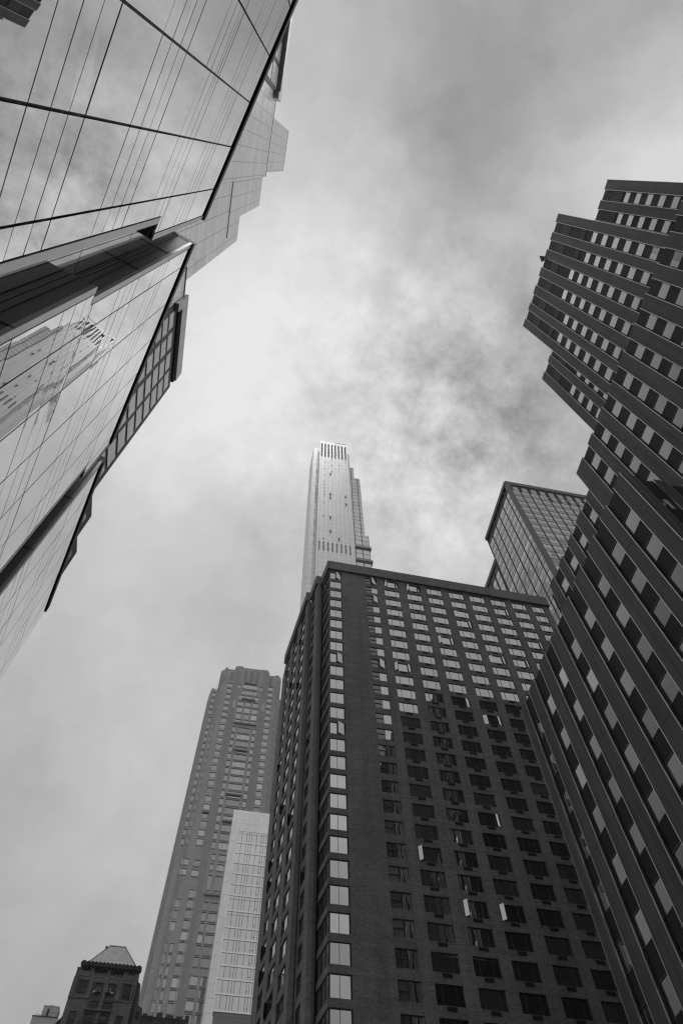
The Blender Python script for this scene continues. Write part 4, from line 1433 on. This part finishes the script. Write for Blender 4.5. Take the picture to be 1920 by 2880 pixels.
    sb = MB(); sb.box(X(-6.2), X(-5.75), Y + .36, Y + .42, Z(48.7), Z(49.6)); part('window', sb, M['grille'], root)
    # fire escape sweeping off the left corner
    fe = MB()
    for k in range(5):
        fe.tube((xl - .2 - .55 * k, Y + 1.5 + .1 * k, Z(47.2)), (xl - .05 - .3 * k, Y + 1.6, Z(49.2) - .75 * k), .06, 5)
    fe.box(xl - 2.2, xl, Y + 1.2, Y + 2.8, Z(47.1), Z(47.4))
    fe.profile([(xl - 3.6, 0), (xl - 3.6, Z(46.9)), (xl - 2.6, Z(47.2)), (xl - 1.7, Z(47.9)), (xl - .9, Z(48.8)), (xl, Z(49.5)), (xl, 0)], Y + 3, Y + 9)
    part('rear_wing', fe, M['old_cornice'], root)

old_building()

# ================================================================== 9. low block and water tank, far left
def small_block():
    S = 1.6; Y = 160.0; z0 = 1.6
    X = lambda v: v * S
    Z = lambda v: v * S + z0
    root = thing('low_block', 'plain grey low block carrying a water tank, at the lower left edge', 'building', (X(-17.2), Y + 3, 0))
    w = MB(); w.box(X(-18.58), X(-15.5), Y, Y + 9, 0, Z(47.9)); part('wall', w, M['gt_spandrel'], root)
    c = MB(); c.box(X(-18.62), X(-15.5), Y - .1, Y + 9.1, Z(47.9), Z(47.98)); part('coping', c, M['gt_frame'], root)
    r = MB()
    r.tube((X(-18.25), Y + .3, Z(48.25)), (X(-17.3), Y + .3, Z(48.12)), .035, 5)
    for q in range(3):
        r.tube((X(-18.22 + .4 * q), Y + .3, Z(47.95)), (X(-18.22 + .4 * q), Y + .3, Z(48.2)), .03, 5)
    part('roof_rail', r, M['frame'], root)
    t = thing('water_tank', 'pale box shaped water tank with an upright ladder standing on the low block roof', 'water tank', (X(-16.75), Y + 2, Z(47.98)))
    b = MB(); b.box(X(-17.7), X(-15.8), Y + .8, Y + 3.6, Z(48.12), Z(49.42)); part('tank_body', b, M['tank'], t)
    s = MB(); s.box(X(-17.73), X(-15.77), Y + .76, Y + 3.64, Z(48.72), Z(48.76)); s.box(X(-17.73), X(-15.77), Y + .76, Y + 3.64, Z(49.38), Z(49.44)); part('band', s, M['gt_spandrel'], t)
    l = MB(); l.tube((X(-17.0), Y + .2, Z(49.42)), (X(-16.2), Y + .9, Z(49.42)), .2, 8)
    n = 12
    l = MB(); cx, cz = X(-16.75), Z(49.44)
    pts = [(cx + .75 * math.cos(math.pi * k / n), cz + .22 * math.sin(math.pi * k / n)) for k in range(n + 1)]
    l.profile(pts[::-1], Y + 1, Y + 3.4); part('lid', l, M['tank'], t)
    d = MB(); d.box(X(-17.0) - .12, X(-17.0) + .12, Y + .55, Y + .8, Z(48.15), Z(49.05))
    for q in range(5):
        d.box(X(-17.0) - .22, X(-17.0) + .22, Y + .6, Y + .7, Z(48.35 + .14 * q), Z(48.35 + .14 * q) + .06)
    part('ladder', d, M['frame'], t)
    g = MB()
    for a in (-17.5, -16.0):
        g.box(X(a) - .15, X(a) + .15, Y + 1.0, Y + 3.4, Z(47.98), Z(48.12))
    part('support', g, M['frame'], t)
    t2 = thing('roof_shed', 'small pale roof shed beside the water tank, half hidden by the old brick building', 'shed', (X(-15.0), Y + 6, Z(47.9)))
    b = MB(); b.box(X(-15.42), X(-14.9), Y + 5, Y + 8, Z(47.9), Z(49.4)); part('wall', b, M['tank'], t2)
    c = MB(); c.box(X(-15.45), X(-14.88), Y + 4.95, Y + 8.05, Z(49.4), Z(49.46)); part('roof', c, M['gt_spandrel'], t2)
    w = MB(); w.box(X(-15.5), X(-14.6), Y + 4.5, Y + 9, 0, Z(47.9)); part('wall', w, M['gt_frame'], root)

small_block()

# ================================================================== 10. crenellated low building with roof gear
def low_building():
    S = 1.5; Y = 150.0; z0 = 1.6
    X = lambda v: v * S
    Z = lambda v: v * S + z0
    root = thing('crenellated_building', 'low dark brick building with a notched parapet in front of the limestone tower', 'building', (X(-3), Y + 4, 0))
    w = MB(); w.box(X(-6.6), X(.62), Y, Y + 10, 0, Z(48.95)); part('wall', w, M['old_brick'], root)
    p = MB(); x = -6.6; k = 0
    for wd, zt in ((.75, 49.2), (.6, 49.05), (.55, 49.3), (.8, 49.1), (.35, 49.0), (.75, 49.55), (.5, 49.0), (.9, 49.35), (.35, 49.05), (.85, 49.3), (.3, 49.0), (.52, 49.5)):
        p.box(X(x), X(x + wd) - .01, Y - .1, Y + .5, Z(48.95), Z(zt)); x += wd
    part('parapet', p, M['old_brick'], root)
    vs = MB(); vs.tube((X(-3.35), Y + .4, Z(49.3)), (X(-2.9), Y + .4, Z(49.55)), .38, 10); part('parapet_dome', vs, M['old_brick'], root)
    nt = MB()
    for a in (-6.1, -4.5, -3.1, -1.5, -.6):
        for q in range(3):
            nt.box(X(a + .18 * q), X(a + .18 * q) + .14, Y - .12, Y - .09, Z(48.55), Z(48.72))
    part('vent_hole', nt, M['grille'], root)
    sc = thing('scaffold', 'light pipe scaffold standing on the roof of the notched parapet building', 'scaffold', (X(-1.9), Y + 3, Z(48.95)))
    m = MB()
    xs = [-2.5, -2.2, -1.9, -1.6, -1.3]
    for a in xs:
        m.tube((X(a), Y + 3, Z(48.95)), (X(a), Y + 3, Z(50.2 + .1 * math.sin(a * 9))), .07, 5)
    for zz in (49.3, 49.65, 50.0):
        m.tube((X(-2.6), Y + 3, Z(zz)), (X(-1.2), Y + 3, Z(zz - .05)), .06, 5)
    m.tube((X(-2.5), Y + 3, Z(49.3)), (X(-1.6), Y + 3, Z(50.0)), .025, 5)
    part('pipe_frame', m, M['tank'], sc)
    m = MB(); m.tube((X(-2.3), Y + 3, Z(50.05)), (X(-1.5), Y + 3, Z(50.25)), .03, 5); m.tube((X(-1.5), Y + 3, Z(50.25)), (X(-.9), Y + 3, Z(50.0)), .03, 5); part('canopy_bar', m, M['gt_frame'], sc)
    ms = thing('mast', 'slim pale mast with a side arm on the notched roof', 'mast', (X(-.75), Y + 4, Z(48.95)))
    m = MB(); m.tube((X(-.78), Y + 4, Z(48.95)), (X(-.72), Y + 4, Z(51.6)), .11, 6, .08); part('pole', m, M['tank'], ms)
    m = MB(); m.tube((X(-.72), Y + 4, Z(51.45)), (X(1.2), Y + 4, Z(51.55)), .03, 5); m.tube((X(-.74), Y + 4, Z(51.0)), (X(-.1), Y + 4, Z(51.4)), .025, 5); part('arm', m, M['tank'], ms)
    bx = thing('roof_unit', 'pale boxy roof unit under the scaffold on the notched roof', 'roof unit', (X(-1.3), Y + 2.4, Z(48.95)))
    m = MB(); m.box(X(-1.75), X(-1.1), Y + 2, Y + 2.8, Z(48.95), Z(49.85)); part('cabinet', m, M['tank'], bx)
    m = MB(); m.box(X(-1.65), X(-1.2), Y + 1.96, Y + 2.0, Z(49.3), Z(49.6)); part('grille', m, M['gt_frame'], bx)
    bx = thing('roof_pipe', 'short thick pale vent pipe beside the mast foot', 'vent pipe', (X(-.4), Y + 2.4, Z(48.95)))
    m = MB(); m.tube((X(-.45), Y + 2.2, Z(48.95)), (X(-.42), Y + 2.2, Z(50.0)), .28, 10); part('pipe', m, M['tank'], bx)
    m = MB(); m.tube((X(-.42), Y + 2.2, Z(50.0)), (X(-.42), Y + 2.2, Z(50.1)), .34, 10); part('cap', m, M['gt_spandrel'], bx)
    for k, a in enumerate((-5.9, -5.55, -5.2, -4.95)):
        an = bpy.data.objects.new('antenna', None)
    m = MB(); m.tube((0, 0, 0), (0, 0, 1.1), .06, 5, .04); m.tube((-.12, 0, .3), (.12, 0, .3), .03, 5)
    me = m.mesh('antenna', M['frame'])
    labs = ['thin antenna on the notched roof, leftmost of the four', 'thin antenna on the notched roof, second from the left of four', 'thin antenna on the notched roof, third from the left of four', 'thin antenna on the notched roof, rightmost of the four']
    for k, a in enumerate((-5.6, -5.3, -5.0, -4.75)):
        o = bpy.data.objects.new('antenna', me); col.objects.link(o); o.location = (X(a), Y + .8, Z(48.95)); o.scale = (1, 1, 1.0 + .25 * (k % 2))
        tag(o, labs[k], 'antenna', 'antennas on the notched roof')
    sk = thing('skylight', 'tilted dark skylight flap on the notched roof', 'skylight', (X(-2.6), Y + 1.4, Z(48.95)))
    m = MB(); m.quad((X(-2.75), Y + 1.4, Z(48.98)), (X(-2.35), Y + 1.4, Z(49.7)), (X(-2.22), Y + 1.5, Z(49.72)), (X(-2.62), Y + 1.5, Z(48.98)))
    m.box(X(-2.9), X(-2.3), Y + 1.3, Y + 2, Z(48.95), Z(49.0)); part('flap', m, M['gt_frame'], sk)

low_building()

# ------------------------------------------------------------------ air
hz_ = MB(); hz_.box(-900, 900, -700, 1100, -1.0, 520)
hm = bpy.data.materials.new('haze'); hm.use_nodes = True
ht = hm.node_tree
for n in list(ht.nodes):
    ht.nodes.remove(n)
pv_ = ht.nodes.new('ShaderNodeVolumePrincipled'); pv_.inputs['Color'].default_value = (.9, .9, .9, 1); pv_.inputs['Density'].default_value = 0.0002; pv_.inputs['Anisotropy'].default_value = 0.2
ho = ht.nodes.new('ShaderNodeOutputMaterial'); ht.links.new(pv_.outputs[0], ho.inputs['Volume'])
ha = bpy.data.objects.new('haze', hz_.mesh('haze', hm)); col.objects.link(ha); ha['kind'] = 'stuff'

for o in list(bpy.data.objects):
    if not o.users_collection:
        bpy.data.objects.remove(o)
